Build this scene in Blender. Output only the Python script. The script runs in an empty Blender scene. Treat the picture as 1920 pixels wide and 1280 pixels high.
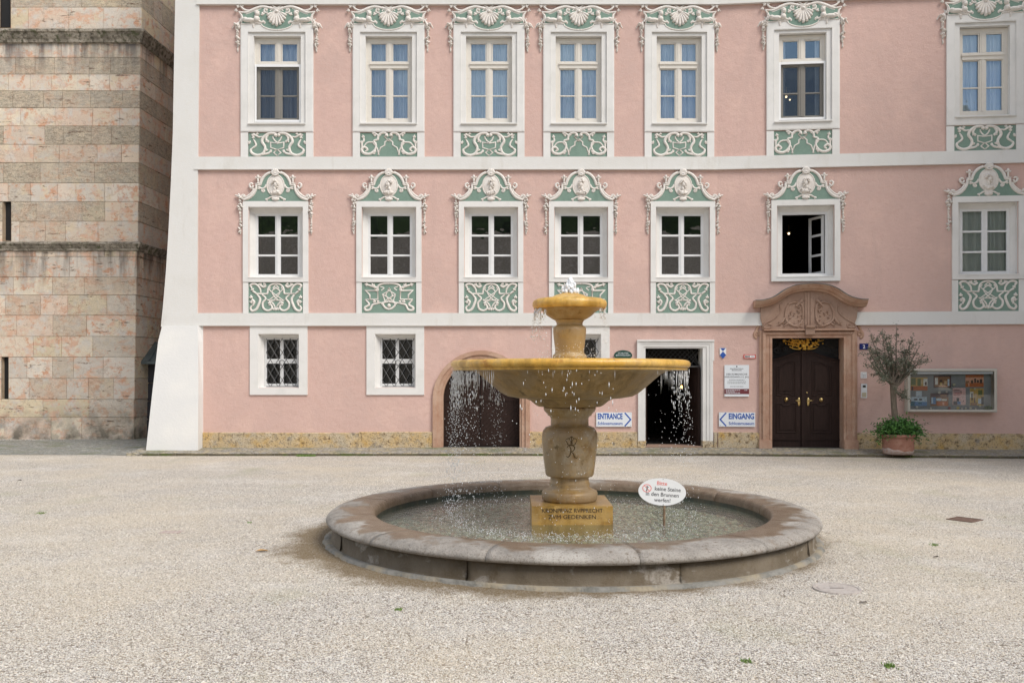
import bpy, math, random
import numpy as np
from math import sin, cos, pi, radians, sqrt, atan
random.seed(7); RNG = np.random.default_rng(11)
S = bpy.context.scene
COL = S.collection
F = 1620.0; EYE = 1.7; HOR = 707.0; YA = 19.5; K = YA / F
SL = .0966; BX = 385 * K; ROTB = -atan(SL)
def ZA(py): return EYE + (HOR - py) * K
def wall(px):
    t = (px - 960) / F
    if px <= 1345: return t * YA, YA, 0.0
    Y = (YA + SL * BX) / (1 + SL * t); return t * Y, Y, ROTB
def zat(px, py): return EYE + (HOR - py) * wall(px)[1] / F
def gnd(px, py, z=0.0):
    Y = (EYE - z) * F / (py - HOR); return (px - 960) / F * Y, Y

# ------------------------------------------------------------------ materials
def nt(name):
    m = bpy.data.materials.new(name); m.use_nodes = True
    t = m.node_tree; b = t.nodes['Principled BSDF']; return m, t, b
def N(t, typ, **kw):
    n = t.nodes.new(typ)
    for k, v in kw.items():
        if k.startswith('i_'):
            n.inputs[int(k[2:]) if k[2:].isdigit() else k[2:].replace('_', ' ')].default_value = v
        else: setattr(n, k, v)
    return n
def L(t, a, b): t.links.new(a, b)
def c4(c): return (c[0], c[1], c[2], 1)
def mixc(t, fac, a, b):
    m = N(t, 'ShaderNodeMix', data_type='RGBA')
    for s, v in ((m.inputs[0], fac), (m.inputs[6], a), (m.inputs[7], b)):
        if isinstance(v, (int, float)): s.default_value = v
        elif isinstance(v, (tuple, list)): s.default_value = c4(v)
        else: L(t, v, s)
    return m.outputs[2]
def pos(t, stretch=(1, 1, 1)):
    g = N(t, 'ShaderNodeNewGeometry')
    if stretch == (1, 1, 1): return g.outputs['Position']
    m = N(t, 'ShaderNodeVectorMath', operation='MULTIPLY'); m.inputs[1].default_value = stretch
    L(t, g.outputs['Position'], m.inputs[0]); return m.outputs[0]
def noise(t, scale, detail=4, rough=.55, stretch=(1, 1, 1), lo=None, hi=None, dist=0):
    n = N(t, 'ShaderNodeTexNoise'); n.inputs['Scale'].default_value = scale
    n.inputs['Detail'].default_value = detail; n.inputs['Roughness'].default_value = rough
    n.inputs['Distortion'].default_value = dist
    L(t, pos(t, stretch), n.inputs['Vector'])
    if lo is None: return n.outputs[0]
    return mrange(t, n.outputs[0], lo, hi)
def mrange(t, src, lo, hi, a=0, b=1):
    r = N(t, 'ShaderNodeMapRange'); L(t, src, r.inputs[0])
    for i, v in zip((1, 2, 3, 4), (lo, hi, a, b)): r.inputs[i].default_value = v
    return r.outputs[0]
def bump(t, b, srcs, dist=.01, strength=1.0):
    prev = None
    for s, d in srcs:
        n = N(t, 'ShaderNodeBump'); n.inputs['Strength'].default_value = strength; n.inputs['Distance'].default_value = d
        L(t, s, n.inputs['Height'])
        if prev is not None: L(t, prev, n.inputs['Normal'])
        prev = n.outputs[0]
    L(t, prev, b.inputs['Normal'])
def M(name, col, rough=.8, var=(), bmp=(), metal=0, spec=.5):
    m, t, b = nt(name); c = col
    b.inputs['Roughness'].default_value = rough; b.inputs['Metallic'].default_value = metal
    b.inputs['Specular IOR Level'].default_value = spec
    cur = tuple(col)
    for v in var:                       # (scale, colour, lo, hi, [stretch])
        st = v[4] if len(v) > 4 else (1, 1, 1)
        cur = mixc(t, noise(t, v[0], 5, .6, st, v[2], v[3]), cur, v[1])
    if isinstance(cur, tuple): b.inputs['Base Color'].default_value = c4(cur)
    else: L(t, cur, b.inputs['Base Color'])
    if bmp: bump(t, b, [(noise(t, s[0], 4, .6, s[2] if len(s) > 2 else (1, 1, 1)), s[1]) for s in bmp])
    return m
def emit(name, col, st):
    m, t, b = nt(name); b.inputs['Base Color'].default_value = c4(col)
    b.inputs['Emission Color'].default_value = c4(col); b.inputs['Emission Strength'].default_value = st; return m

PINK = M('pink_plaster', (.655, .455, .40), .93,
         [(.45, (.585, .42, .37), .40, .72), (1.6, (.69, .485, .42), .48, .70), (9, (.61, .405, .345), .5, .8, (1, 1, 2.5)), (60, (.56, .36, .31), .56, .8, (1, 1, 3)), (2.6, (.60, .42, .37), .54, .72, (1, 1, .14))],
         [(38, .010, (1, 1, 3)), (7, .012)], spec=.2)
WHITE = M('white_plaster', (.70, .69, .665), .9, [(1.2, (.66, .645, .61), .45, .75), (14, (.69, .67, .63), .5, .8), (4, (.63, .61, .57), .58, .75, (1, 1, .25))], [(30, .004, (1, 1, 2))], spec=.2)
WHITE2 = M('white_moulding', (.73, .715, .69), .85, [(2.5, (.65, .64, .61), .48, .75)], [(60, .002)], spec=.3)
STUCCO = M('stucco_relief', (.74, .70, .655), .85, [(30, (.62, .545, .475), .5, .75), (5, (.66, .61, .56), .5, .8)], [(90, .004)], spec=.2)
GREEN = M('green_field', (.205, .295, .245), .9, [(4, (.17, .255, .21), .45, .75), (25, (.25, .34, .28), .55, .8)], [(60, .004)], spec=.2)
CREAM = M('cream_window_paint', (.68, .64, .575), .5, [(8, (.62, .58, .52), .5, .8)])
WPAINT = M('white_window_paint', (.74, .74, .735), .45, [(8, (.68, .68, .67), .5, .8)])
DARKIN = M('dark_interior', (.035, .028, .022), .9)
STONE = M('yellow_limestone', (.58, .43, .235), .9,
          [(1.6, (.50, .43, .32), .45, .62), (3.5, (.56, .36, .12), .5, .7), (6, (.60, .50, .36), .5, .72), (5, (.33, .29, .23), .58, .68), (11, (.17, .12, .07), .54, .68), (40, (.18, .125, .08), .54, .68)],
          [(18, .02), (60, .01)], spec=.2)
REDM = M('reddish_marble', (.43, .26, .18), .75, [(3, (.50, .34, .25), .42, .65), (9, (.36, .20, .135), .52, .75), (50, (.52, .38, .30), .56, .75)], [(25, .006), (90, .003)], spec=.3)
REDM2 = M('brown_marble', (.345, .225, .165), .75, [(3, (.40, .275, .21), .42, .65), (12, (.27, .165, .12), .52, .75), (70, (.40, .29, .23), .56, .75)], [(25, .006), (90, .003)], spec=.3)
WOODD = M('dark_brown_wood', (.026, .014, .011), .6, [(6, (.038, .021, .017), .45, .7, (6, 6, .6))], [(20, .003, (5, 5, .5))], spec=.2)
IRON = M('black_iron', (.02, .019, .019), .6, metal=.3)
GREYI = M('grey_iron', (.10, .10, .10), .5, [(40, (.06, .05, .045), .5, .7)], metal=.3)
GOLD = M('gilding', (.80, .50, .10), .35, [(20, (.6, .33, .05), .45, .7)], metal=.7)
BRASS = M('brass', (.70, .52, .22), .3, metal=.9)
COPPER = M('grey_sheet_metal', (.10, .125, .125), .5, [(3, (.16, .19, .185), .4, .7)], metal=.3)
CURT = M('white_curtain', (.86, .88, .88), .9, spec=.1)
SIGNW = M('sign_white', (.74, .77, .80), .35)
SIGNW2 = M('sign_pure_white', (.80, .80, .80), .3)
BLUE = M('sign_blue', (.02, .09, .38), .4)
NAVY = M('enamel_navy', (.012, .022, .14), .25)
SRED = M('sign_red', (.60, .05, .04), .4)
SRED2 = M('faded_red', (.75, .22, .20), .5)
SGREY = M('sign_grey_text', (.10, .10, .11), .5)
MAROON = M('sign_maroon', (.16, .03, .04), .4)
DGREEN = M('plaque_green', (.015, .06, .045), .4)
BLACKE = M('engraved_black', (.035, .022, .012), .8)
ENGR = M('engraved_lines', (.09, .055, .02), .8)
TERRA = M('terracotta', (.33, .155, .105), .85, [(5, (.40, .22, .16), .45, .7), (14, (.27, .12, .08), .5, .7)], [(30, .005)])
LIME = M('lime_deposit', (.42, .34, .30), .9, [(12, (.36, .22, .17), .45, .65)], [(30, .005)])
BARK = M('bark', (.15, .12, .09), .95, [(20, (.24, .2, .15), .45, .7, (3, 3, .6))], [(25, .02, (3, 3, .5))])
def leafmat(name, a, b, c):
    m, t, p = nt(name); g = N(t, 'ShaderNodeNewGeometry')
    r = N(t, 'ShaderNodeValToRGB'); L(t, g.outputs['Random Per Island'], r.inputs[0])
    r.color_ramp.elements[0].color = c4(a); r.color_ramp.elements[1].color = c4(c)
    e = r.color_ramp.elements.new(.5); e.color = c4(b)
    L(t, r.outputs[0], p.inputs['Base Color']); p.inputs['Roughness'].default_value = .55
    return m
OLIVE = leafmat('olive_leaf', (.055, .065, .035), (.13, .145, .095), (.24, .25, .19))
LEAFG = leafmat('green_leaf', (.022, .07, .012), (.05, .15, .022), (.10, .24, .045))
GRASS = leafmat('grass_blade', (.08, .15, .02), (.14, .25, .04), (.22, .32, .07))
def glassmat(name, fac, tint, wob, rgh=0.0, gt=(.93, .96, 1)):
    m = bpy.data.materials.new(name); m.use_nodes = True; t = m.node_tree; t.nodes.clear()
    o = N(t, 'ShaderNodeOutputMaterial'); mx = N(t, 'ShaderNodeMixShader')
    tr = N(t, 'ShaderNodeBsdfTransparent'); tr.inputs[0].default_value = c4(tint)
    gl = N(t, 'ShaderNodeBsdfGlossy'); gl.inputs['Roughness'].default_value = rgh; gl.inputs[0].default_value = c4(gt)
    if wob:
        bp = N(t, 'ShaderNodeBump'); bp.inputs['Distance'].default_value = wob
        L(t, noise(t, 2.6, 2, .5), bp.inputs['Height']); L(t, bp.outputs[0], gl.inputs['Normal'])
    fr = N(t, 'ShaderNodeFresnel'); fr.inputs[0].default_value = 1.5
    ad = N(t, 'ShaderNodeMath', operation='MULTIPLY_ADD'); ad.use_clamp = True
    L(t, fr.outputs[0], ad.inputs[0]); ad.inputs[1].default_value = 1.6; ad.inputs[2].default_value = fac
    L(t, ad.outputs[0], mx.inputs[0]); L(t, tr.outputs[0], mx.inputs[1]); L(t, gl.outputs[0], mx.inputs[2])
    L(t, mx.outputs[0], o.inputs[0]); return m
GLASS = glassmat('old_window_glass', .12, (.7, .72, .7), .0035)
GLASSU = glassmat('upper_window_glass', .10, (.93, .97, 1), .003, gt=(.48, .72, 1))  # blue of the mirrored sky is put into the gloss tint
GLASSC = glassmat('clear_glass', .0, (.95, .96, .96), 0)
def screenmat():
    m = bpy.data.materials.new('fly_screen_mesh'); m.use_nodes = True; t = m.node_tree; t.nodes.clear()
    o = N(t, 'ShaderNodeOutputMaterial'); mx = N(t, 'ShaderNodeMixShader'); mx.inputs[0].default_value = .45
    tr = N(t, 'ShaderNodeBsdfTransparent'); df = N(t, 'ShaderNodeBsdfDiffuse'); df.inputs[0].default_value = (.035, .035, .035, 1)
    L(t, tr.outputs[0], mx.inputs[1]); L(t, df.outputs[0], mx.inputs[2]); L(t, mx.outputs[0], o.inputs[0]); return m
SCREEN = screenmat()

# ------------------------------------------------------------------ mesh builder
class MB:
    def __init__(s): s.v = []; s.f = []; s.m = []; s.mi = 0; s.sm = []; s.smooth = False
    def add(s, vs, fs):
        o = len(s.v); s.v += [tuple(p) for p in vs]
        for f in fs: s.f.append(tuple(i + o for i in f)); s.m.append(s.mi); s.sm.append(s.smooth)
    def box(s, x0, x1, y0, y1, z0, z1):
        s.add([(x, y, z) for x in (x0, x1) for y in (y0, y1) for z in (z0, z1)],
              [(0, 1, 3, 2), (4, 6, 7, 5), (0, 4, 5, 1), (2, 3, 7, 6), (0, 2, 6, 4), (1, 5, 7, 3)])
    def plate(s, u0, u1, v0, v1, w0, w1): s.box(u0, u1, -w1, -w0, v0, v1)       # facade frame: w is outwards
    def rings(s, rs):                                                           # nested rectangles (l, r, b, t, w)
        vs = []
        for l, r, b, t, w in rs: vs += [(l, -w, b), (r, -w, b), (r, -w, t), (l, -w, t)]
        s.add(vs, [(4 * i + j, 4 * i + (j + 1) % 4, 4 * i + 4 + (j + 1) % 4, 4 * i + 4 + j) for i in range(len(rs) - 1) for j in range(4)])
    def prism(s, poly, w0, w1):
        n = len(poly); vs = [(u, -w0, v) for u, v in poly] + [(u, -w1, v) for u, v in poly]
        s.add(vs, [tuple(range(n)), tuple(range(2 * n - 1, n - 1, -1))] + [(i, (i + 1) % n, n + (i + 1) % n, n + i) for i in range(n)])
    def lathe(s, prof, cx=0, cy=0, n=64, a0=0, a1=2 * pi, jit=0):
        full = abs(a1 - a0 - 2 * pi) < 1e-6; m = n if full else n + 1; vs = []
        for i in range(m):
            a = a0 + (a1 - a0) * i / n
            for r, z in prof: vs.append((cx + r * cos(a), cy + r * sin(a), z))
        k = len(prof); fs = []
        for i in range(n):
            j = (i + 1) % m
            for q in range(k - 1): fs.append((i * k + q, j * k + q, j * k + q + 1, i * k + q + 1))
        if not full: fs += [tuple(range(k)), tuple((m - 1) * k + q for q in range(k - 1, -1, -1))]
        s.add(vs, fs)
    def tube(s, pts, rad, n=8):
        pts = [np.array(p, float) for p in pts]; vs = []; m = len(pts)
        for i, p in enumerate(pts):
            d = pts[min(i + 1, m - 1)] - pts[max(i - 1, 0)]; d /= np.linalg.norm(d) + 1e-9
            a = np.cross(d, (0, 0, 1) if abs(d[2]) < .9 else (0, 1, 0)); a /= np.linalg.norm(a); b = np.cross(d, a)
            r = rad[i] if isinstance(rad, (list, tuple)) else rad
            for q in range(n):
                t = 2 * pi * q / n; vs.append(tuple(p + r * (cos(t) * a + sin(t) * b)))
        fs = [(i * n + q, i * n + (q + 1) % n, (i + 1) * n + (q + 1) % n, (i + 1) * n + q) for i in range(m - 1) for q in range(n)]
        fs += [tuple(range(n)), tuple(range((m - 1) * n, m * n))]
        s.add(vs, fs)
    def ball(s, c, r, n=10, m=6, sq=(1, 1, 1)):
        vs = [(c[0], c[1], c[2] + r * sq[2])]
        for i in range(1, m):
            for j in range(n):
                a = pi * i / m; b = 2 * pi * j / n
                vs.append((c[0] + r * sq[0] * sin(a) * cos(b), c[1] + r * sq[1] * sin(a) * sin(b), c[2] + r * sq[2] * cos(a)))
        vs.append((c[0], c[1], c[2] - r * sq[2])); e = len(vs) - 1
        fs = [(0, 1 + j, 1 + (j + 1) % n) for j in range(n)] + [(e, e - n + (j + 1) % n, e - n + j) for j in range(n)]
        for i in range(m - 2):
            for j in range(n): fs.append((1 + i * n + j, 1 + (i + 1) * n + j, 1 + (i + 1) * n + (j + 1) % n, 1 + i * n + (j + 1) % n))
        s.add(vs, fs)
    # relief strokes on the facade plane
    def stroke(s, pts, r, h=None, w0=0.0, closed=False, straight=False, ns=5, flat=False):
        P = np.array(pts, float)
        if straight: Q = P
        else: Q = catmull(P, 6, closed)
        n = len(Q)
        R = np.interp(np.linspace(0, 1, n), np.linspace(0, 1, len(r)), r) if isinstance(r, (list, tuple)) else np.full(n, r)
        vs = []
        for i in range(n):
            if closed: a, b = Q[i - 1], Q[(i + 1) % n]
            else: a, b = Q[max(i - 1, 0)], Q[min(i + 1, n - 1)]
            d1 = Q[i] - a; d2 = b - Q[i]
            d1 = d1 / (np.linalg.norm(d1) + 1e-9); d2 = d2 / (np.linalg.norm(d2) + 1e-9); d = d1 + d2
            ln = np.linalg.norm(d); d = d / ln if ln > 1e-6 else d2
            mit = 1 / max(.5, (ln / 2 if ln > 0 and np.linalg.norm(d1) > .5 and np.linalg.norm(d2) > .5 else 1))
            nx, ny = -d[1] * mit, d[0] * mit; hh = (h if h is not None else .8) * R[i]
            for q in range(ns + 1):
                t = pi * q / ns; cc, ss = cos(t), sin(t)
                if flat: cc = (1, .92, .3, -.3, -.92, -1)[q]; ss = (0, .9, 1, 1, .9, 0)[q]
                vs.append((Q[i][0] + nx * R[i] * cc, -(w0 + hh * ss), Q[i][1] + ny * R[i] * cc))
        k = ns + 1; fs = []
        for i in range(n if closed else n - 1):
            j = (i + 1) % n
            for q in range(ns): fs.append((i * k + q, i * k + q + 1, j * k + q + 1, j * k + q))
        if not closed: fs += [tuple(range(k)), tuple(range((n - 1) * k, n * k))]
        s.add(vs, fs)
    def blob(s, u, v, ru, rv, h, w0=0.0, rot=0, n=10, m=4):
        vs = []
        for i in range(m):
            a = pi / 2 * i / m
            for j in range(n):
                b = 2 * pi * j / n; x = ru * cos(a) * cos(b); y = rv * cos(a) * sin(b)
                vs.append((u + x * cos(rot) - y * sin(rot), -(w0 + h * sin(a)), v + x * sin(rot) + y * cos(rot)))
        vs.append((u, -(w0 + h), v))
        fs = [(i * n + j, i * n + (j + 1) % n, (i + 1) * n + (j + 1) % n, (i + 1) * n + j) for i in range(m - 1) for j in range(n)]
        fs += [((m - 1) * n + j, (m - 1) * n + (j + 1) % n, m * n) for j in range(n)]
        s.add(vs, fs)
    def profsweep(s, path, prof):                                               # prof: (w, drop)
        P = np.array(path, float); n = len(P); vs = []
        for i in range(n):
            d = P[min(i + 1, n - 1)] - P[max(i - 1, 0)]; d /= np.linalg.norm(d); nx, ny = -d[1], d[0]
            for w, dr in prof: vs.append((P[i][0] - nx * dr, -w, P[i][1] - ny * dr))
        k = len(prof)
        fs = [(i * k + q, i * k + (q + 1) % k, (i + 1) * k + (q + 1) % k, (i + 1) * k + q) for i in range(n - 1) for q in range(k)]
        fs += [tuple(range(k)), tuple(range((n - 1) * k, n * k))]
        s.add(vs, fs)
    def mesh(s, name, mats):
        me = bpy.data.meshes.new(name); me.from_pydata(s.v, [], s.f)
        if not isinstance(mats, (list, tuple)): mats = [mats]
        for m in mats: me.materials.append(m)
        me.polygons.foreach_set('material_index', s.m)
        me.polygons.foreach_set('use_smooth', s.sm); me.update(); return me
    def build(s, name, mats, parent=None, **kw): return link(name, s.mesh(name, mats), parent, **kw)
def catmull(P, k, closed=False):
    n = len(P)
    if n < 3 and not closed: return np.array([P[0] + (P[-1] - P[0]) * i / 3 for i in range(4)])
    out = []
    for i in range(n if closed else n - 1):
        p0 = P[(i - 1) % n] if closed or i > 0 else 2 * P[0] - P[1]
        p1 = P[i]; p2 = P[(i + 1) % n]
        p3 = P[(i + 2) % n] if closed or i + 2 < n else 2 * P[-1] - P[-2]
        for q in range(k):
            t = q / k
            out.append(.5 * ((2 * p1) + (-p0 + p2) * t + (2 * p0 - 5 * p1 + 4 * p2 - p3) * t * t + (-p0 + 3 * p1 - 3 * p2 + p3) * t ** 3))
    if not closed: out.append(P[-1])
    return np.array(out)
def link(name, me, parent=None, loc=(0, 0, 0), rotz=0, scale=(1, 1, 1), label=None):
    o = bpy.data.objects.new(name, me); COL.objects.link(o); o.parent = parent
    o.location = loc; o.rotation_euler = (0, 0, rotz); o.scale = scale
    if label: o['label'] = label
    return o
def tag(o, label=None, cat=None, group=None, kind=None):
    for k, v in (('label', label), ('category', cat), ('group', group), ('kind', kind)):
        if v: o[k] = v
    return o
def thing(name, label, cat, loc=(0, 0, 0), rotz=0, group=None):
    return tag(link(name, None, None, loc, rotz), label, cat, group)
def textmesh(body, size, mat, ext=.001, ax='CENTER', bold=0, sx=1.0, spacing=1.0):
    cu = bpy.data.curves.new('lettering', 'FONT'); cu.body = body; cu.size = size; cu.extrude = ext
    cu.align_x = ax; cu.offset = bold; cu.space_character = spacing; cu.resolution_u = 3
    o = bpy.data.objects.new('lettering', cu); COL.objects.link(o)
    bpy.context.view_layer.update()
    me = bpy.data.meshes.new_from_object(o.evaluated_get(bpy.context.evaluated_depsgraph_get()))
    bpy.data.objects.remove(o); bpy.data.curves.remove(cu)
    for v in me.vertices: x, y, z = v.co; v.co = (x * sx, -z, y)          # facade frame
    me.name = 'lettering'; me.materials.clear(); me.materials.append(mat); return me
def shift(me, du, dv, dw=0):
    for v in me.vertices: v.co = (v.co[0] + du, v.co[1] - dw, v.co[2] + dv)
    return me

# ================================================================== THE PALACE
palace = thing('palace', 'pink plastered palace with white bands, green stucco panels and three rows of windows', 'palace', (0, YA, 0))
XL = wall(345)[0]; XR = wall(2060)[0]; YR = wall(2060)[1] - YA; UB = (XR - BX) / cos(ROTB)
ZT = 12.6
UPW = [(520, 68), (729, 67.2), (917, 66.6), (1085, 66.3), (1273.5, 65.2), (1505, 66.3), (1846, 69)]
MDW = [(517.5, 61.2), (729.6, 61), (920.8, 60.5), (1089.5, 60.3), (1280, 60.4), (1510, 62.5), (1852, 64.5)]
GDW = [(523, 0), (741.5, 0), (1089, 0)]
def wscale(px, hw, ref):
    X, Y, r = wall(px); return (hw * Y / F) / cos(r) / (ref * K)
holesA, holesB = [], []
def addhole(px, hw, y0, y1, z=None):
    X, Y, r = wall(px)
    k = Y / F
    u = X if r == 0 else (X - BX) / cos(ROTB)
    (holesA if r == 0 else holesB).append((u - hw * k, u + hw * k, ZA(y1), ZA(y0)))
for c, h in UPW: addhole(c, 50 * h / 67, 62, 233)
for c, h in MDW: addhole(c, 50 * h / 61, 388, 520)
for c, h in GDW: addhole(c, 38, 627, 726)
UE = wall(1264)[0]; holesA.append((UE - 56 * K, UE + 56 * K, -.3, ZA(648)))       # museum entrance
PX, PY, PR = wall(1514); kP = PY / F; UP = (PX - BX) / cos(ROTB)
holesB.append((UP - 66 * kP, UP + 66 * kP, -.3, zat(1514, 632)))                  # main portal
UA = wall(902.5)[0]; ZS = ZA(748); RA = 80 * K
holesA.append((UA - RA, UA + RA, -.3, ZS))                                        # arched gate
archbox = (UA - 1.3 * RA, UA + 1.3 * RA, ZS, ZS + 1.3 * RA)
def panelwall(mb, u0, u1, z0, z1, holes, tf, skip=None):
    hs = holes + ([skip] if skip else [])
    us = sorted({u0, u1} | {min(max(h[i], u0), u1) for h in hs for i in (0, 1)} )
    zs = sorted({z0, z1} | {min(max(h[i], z0), z1) for h in hs for i in (2, 3)})
    for i in range(len(us) - 1):
        for j in range(len(zs) - 1):
            cu, cz = (us[i] + us[i + 1]) / 2, (zs[j] + zs[j + 1]) / 2
            if any(h[0] < cu < h[1] and h[2] < cz < h[3] for h in hs): continue
            mb.add([tf(us[i], zs[j]), tf(us[i + 1], zs[j]), tf(us[i + 1], zs[j + 1]), tf(us[i], zs[j + 1])], [(0, 1, 2, 3)])
def tfA(u, z): return (u, 0, z)
def tfB(u, z): return (BX + u * cos(ROTB), u * sin(ROTB), z)
w = MB()
panelwall(w, XL, BX, -.3, ZT, holesA, tfA, archbox)
panelwall(w, 0, UB, -.3, ZT, holesB, tfB)
a0, a1, b0, b1 = archbox; nA = 24
for i in range(nA):                                                               # spandrels round the arch
    t0, t1 = pi * i / nA, pi * (i + 1) / nA
    def outp(t):
        c, s_ = cos(t), sin(t); k = 1.3 * RA / max(abs(c), s_, 1e-6)
        return (UA + c * k, ZS + min(s_ * k, 1.3 * RA))
    p = [(UA + RA * cos(t0), ZS + RA * sin(t0)), outp(t0), outp(t1), (UA + RA * cos(t1), ZS + RA * sin(t1))]
    w.add([(q[0], 0, q[1]) for q in p], [(0, 1, 2, 3)])
w.add([(XL, 0, -.3), (XL, 9, -.3), (XL, 9, ZT), (XL, 0, ZT)], [(0, 1, 2, 3)])      # gable side
w.build('wall', PINK, palace)
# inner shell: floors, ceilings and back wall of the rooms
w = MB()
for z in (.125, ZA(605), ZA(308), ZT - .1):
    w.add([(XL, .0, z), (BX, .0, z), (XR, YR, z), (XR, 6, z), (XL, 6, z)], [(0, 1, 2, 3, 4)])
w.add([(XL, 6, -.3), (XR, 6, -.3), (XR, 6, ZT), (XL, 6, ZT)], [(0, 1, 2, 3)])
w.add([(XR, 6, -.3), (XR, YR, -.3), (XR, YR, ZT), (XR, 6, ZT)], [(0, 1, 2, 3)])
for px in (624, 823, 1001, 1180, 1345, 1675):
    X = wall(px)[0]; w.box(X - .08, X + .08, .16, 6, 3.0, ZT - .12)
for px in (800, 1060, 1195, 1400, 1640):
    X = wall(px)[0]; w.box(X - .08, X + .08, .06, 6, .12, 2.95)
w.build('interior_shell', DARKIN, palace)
w = MB()
w.prism([(XL - .5, ZT), (XR + 2, ZT), (XR + 2, ZT + .25), (XL - .3, ZT + .25)], .25, -9)
w.add([(XL - .5, -.6, ZT + .25), (XR + 6, -.9, ZT + .25), (XR + 6, 5, ZT + 5), (XL - .5, 5, ZT + 5)], [(0, 1, 2, 3)])
w.build('roof', M('roof_tile', (.16, .09, .06), .8, [(8, (.1, .06, .045), .4, .7)], [(20, .03)]), palace)
# unseen block added right of the frame to shade the facade's right end
w = MB(); w.box(XR + 1.2, XR + 9, 10.5 - YA, YR + .5, -.3, 15.5)
w.build('shade_block', WHITE, palace)
# string courses
def course(name, ya, yb, w1, lip, xs0):
    mb = MB(); zb, zt = ZA(yb), ZA(ya)
    for (u0, u1, A) in (((xs0 - 960) * K, BX, True), (0, UB, False)):
        segs = [(u0, u1)]
        if not A and ya > 500: segs = [(0, UP - 84 * kP), (UP + 84 * kP, UB)]
        for s0, s1 in segs:
            for (wa, wb, za, zc) in ((-.02, w1, zb + .03, zt), (-.02, w1 + lip, zb, zb + .03)):
                f = (tfA if A else tfB); nx, ny = (0, -1) if A else (sin(ROTB), -cos(ROTB))
                base = [f(s0, 0), f(s1, 0)]
                if A and s1 == BX: base[1] = (BX + .0, 0, 0)
                vs = []
                for ww in (wa, wb):
                    for b in base:
                        for z in (za, zc): vs.append((b[0] + nx * ww, b[1] + ny * ww, z))
                mb.add(vs, [(0, 1, 3, 2), (4, 6, 7, 5), (0, 4, 5, 1), (2, 3, 7, 6), (0, 2, 6, 4), (1, 5, 7, 3)])
    return mb.build(name, WHITE, palace)
course('string_course', 295, 319, .052, .012, 366); course('string_course', 587, 611, .052, .012, 309); course('cornice_band', -60, 11, .06, .02, 370)
# corner pier and battered buttress on the left
def pl(px, py, w_=0): return ((px - 960) * K, ZA(py))
mb = MB()
lp = [(331, -160), (330, 0), (327.5, 130), (325.5, 250), (322, 340), (317, 440), (312.5, 510), (307, 575), (303, 612.5)]
poly = [pl(*p) for p in lp] + [pl(371, 612.5), pl(372, 320), pl(375, 0), pl(376, -160)]
mb.prism(poly, -3.5, .045); mb.build('corner_pier', WHITE, palace)
mb = MB()
T = [(303, 612), (371, 612), (381, 612), (300, 612)]
rows = [(611, 304, 371, .075), (640, 296.5, 371.5, .12), (740, 285, 372, .28), (845, 272.5, 371, .44)]
vs = []
for y, xl, xr, ww in rows:
    q_ = (YA - ww) / YA; (ul, z), (ur, _), (uw, _) = pl(xl, y), pl(xr, y), pl(381, y)
    if y > 800: z = -.05
    vs += [(ul * q_, 3.5, z), (ul * q_, -ww, z), (ur * q_, -ww, z), (uw + .0, .0, z)]
fs = [(4 * i + j, 4 * i + 4 + j, 4 * i + 5 + j, 4 * i + 1 + j) for i in range(3) for j in range(3)] + [(0, 1, 2, 3)]
mb.add(vs, fs); mb.build('buttress', M('bright_plaster', (.69, .685, .67), .9, [(1.2, (.75, .735, .70), .45, .75)], [(20, .004)], spec=.2), palace)
# stone plinth
mb = MB(); random.seed(3)
def plinth(pa, pb):
    mb = MB()
    (xa, ya, ra), (xb, yb, rb) = wall(pa), wall(pb); n = max(1, round((xb - xa) / 1.5)); cur = xa
    for i in range(n):
        nx_ = xb if i == n - 1 else xa + (xb - xa) * (i + 1 + random.uniform(-.18, .18)) / n
        def P(x, ww): return (x + (0 if ra == 0 else sin(ROTB) * ww), (0 if ra == 0 else -(x - BX) * SL) - ww)
        ww = .045 + random.uniform(-.004, .004); zt = ZA(809.5) + random.uniform(-.012, .012)
        a, b = P(cur + .002, ww), P(nx_ - .002, ww); a2, b2 = P(cur + .002, -.02), P(nx_ - .002, -.02)
        mb.add([(a[0], a[1], -.2), (b[0], b[1], -.2), (b[0], b[1], zt - .015), (a[0], a[1], zt - .015), (a2[0], a2[1], zt), (b2[0], b2[1], zt), (a2[0], a2[1], -.2), (b2[0], b2[1], -.2)],
               [(0, 1, 2, 3), (3, 2, 5, 4), (0, 3, 4, 6), (1, 7, 5, 2)])
        cur = nx_
    mb.build('stone_plinth', STONE, palace)
for a, b in ((381, 811), (993, 1195), (1338, 1344), (1346, 1425), (1604, 2059)): plinth(a, b)

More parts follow.
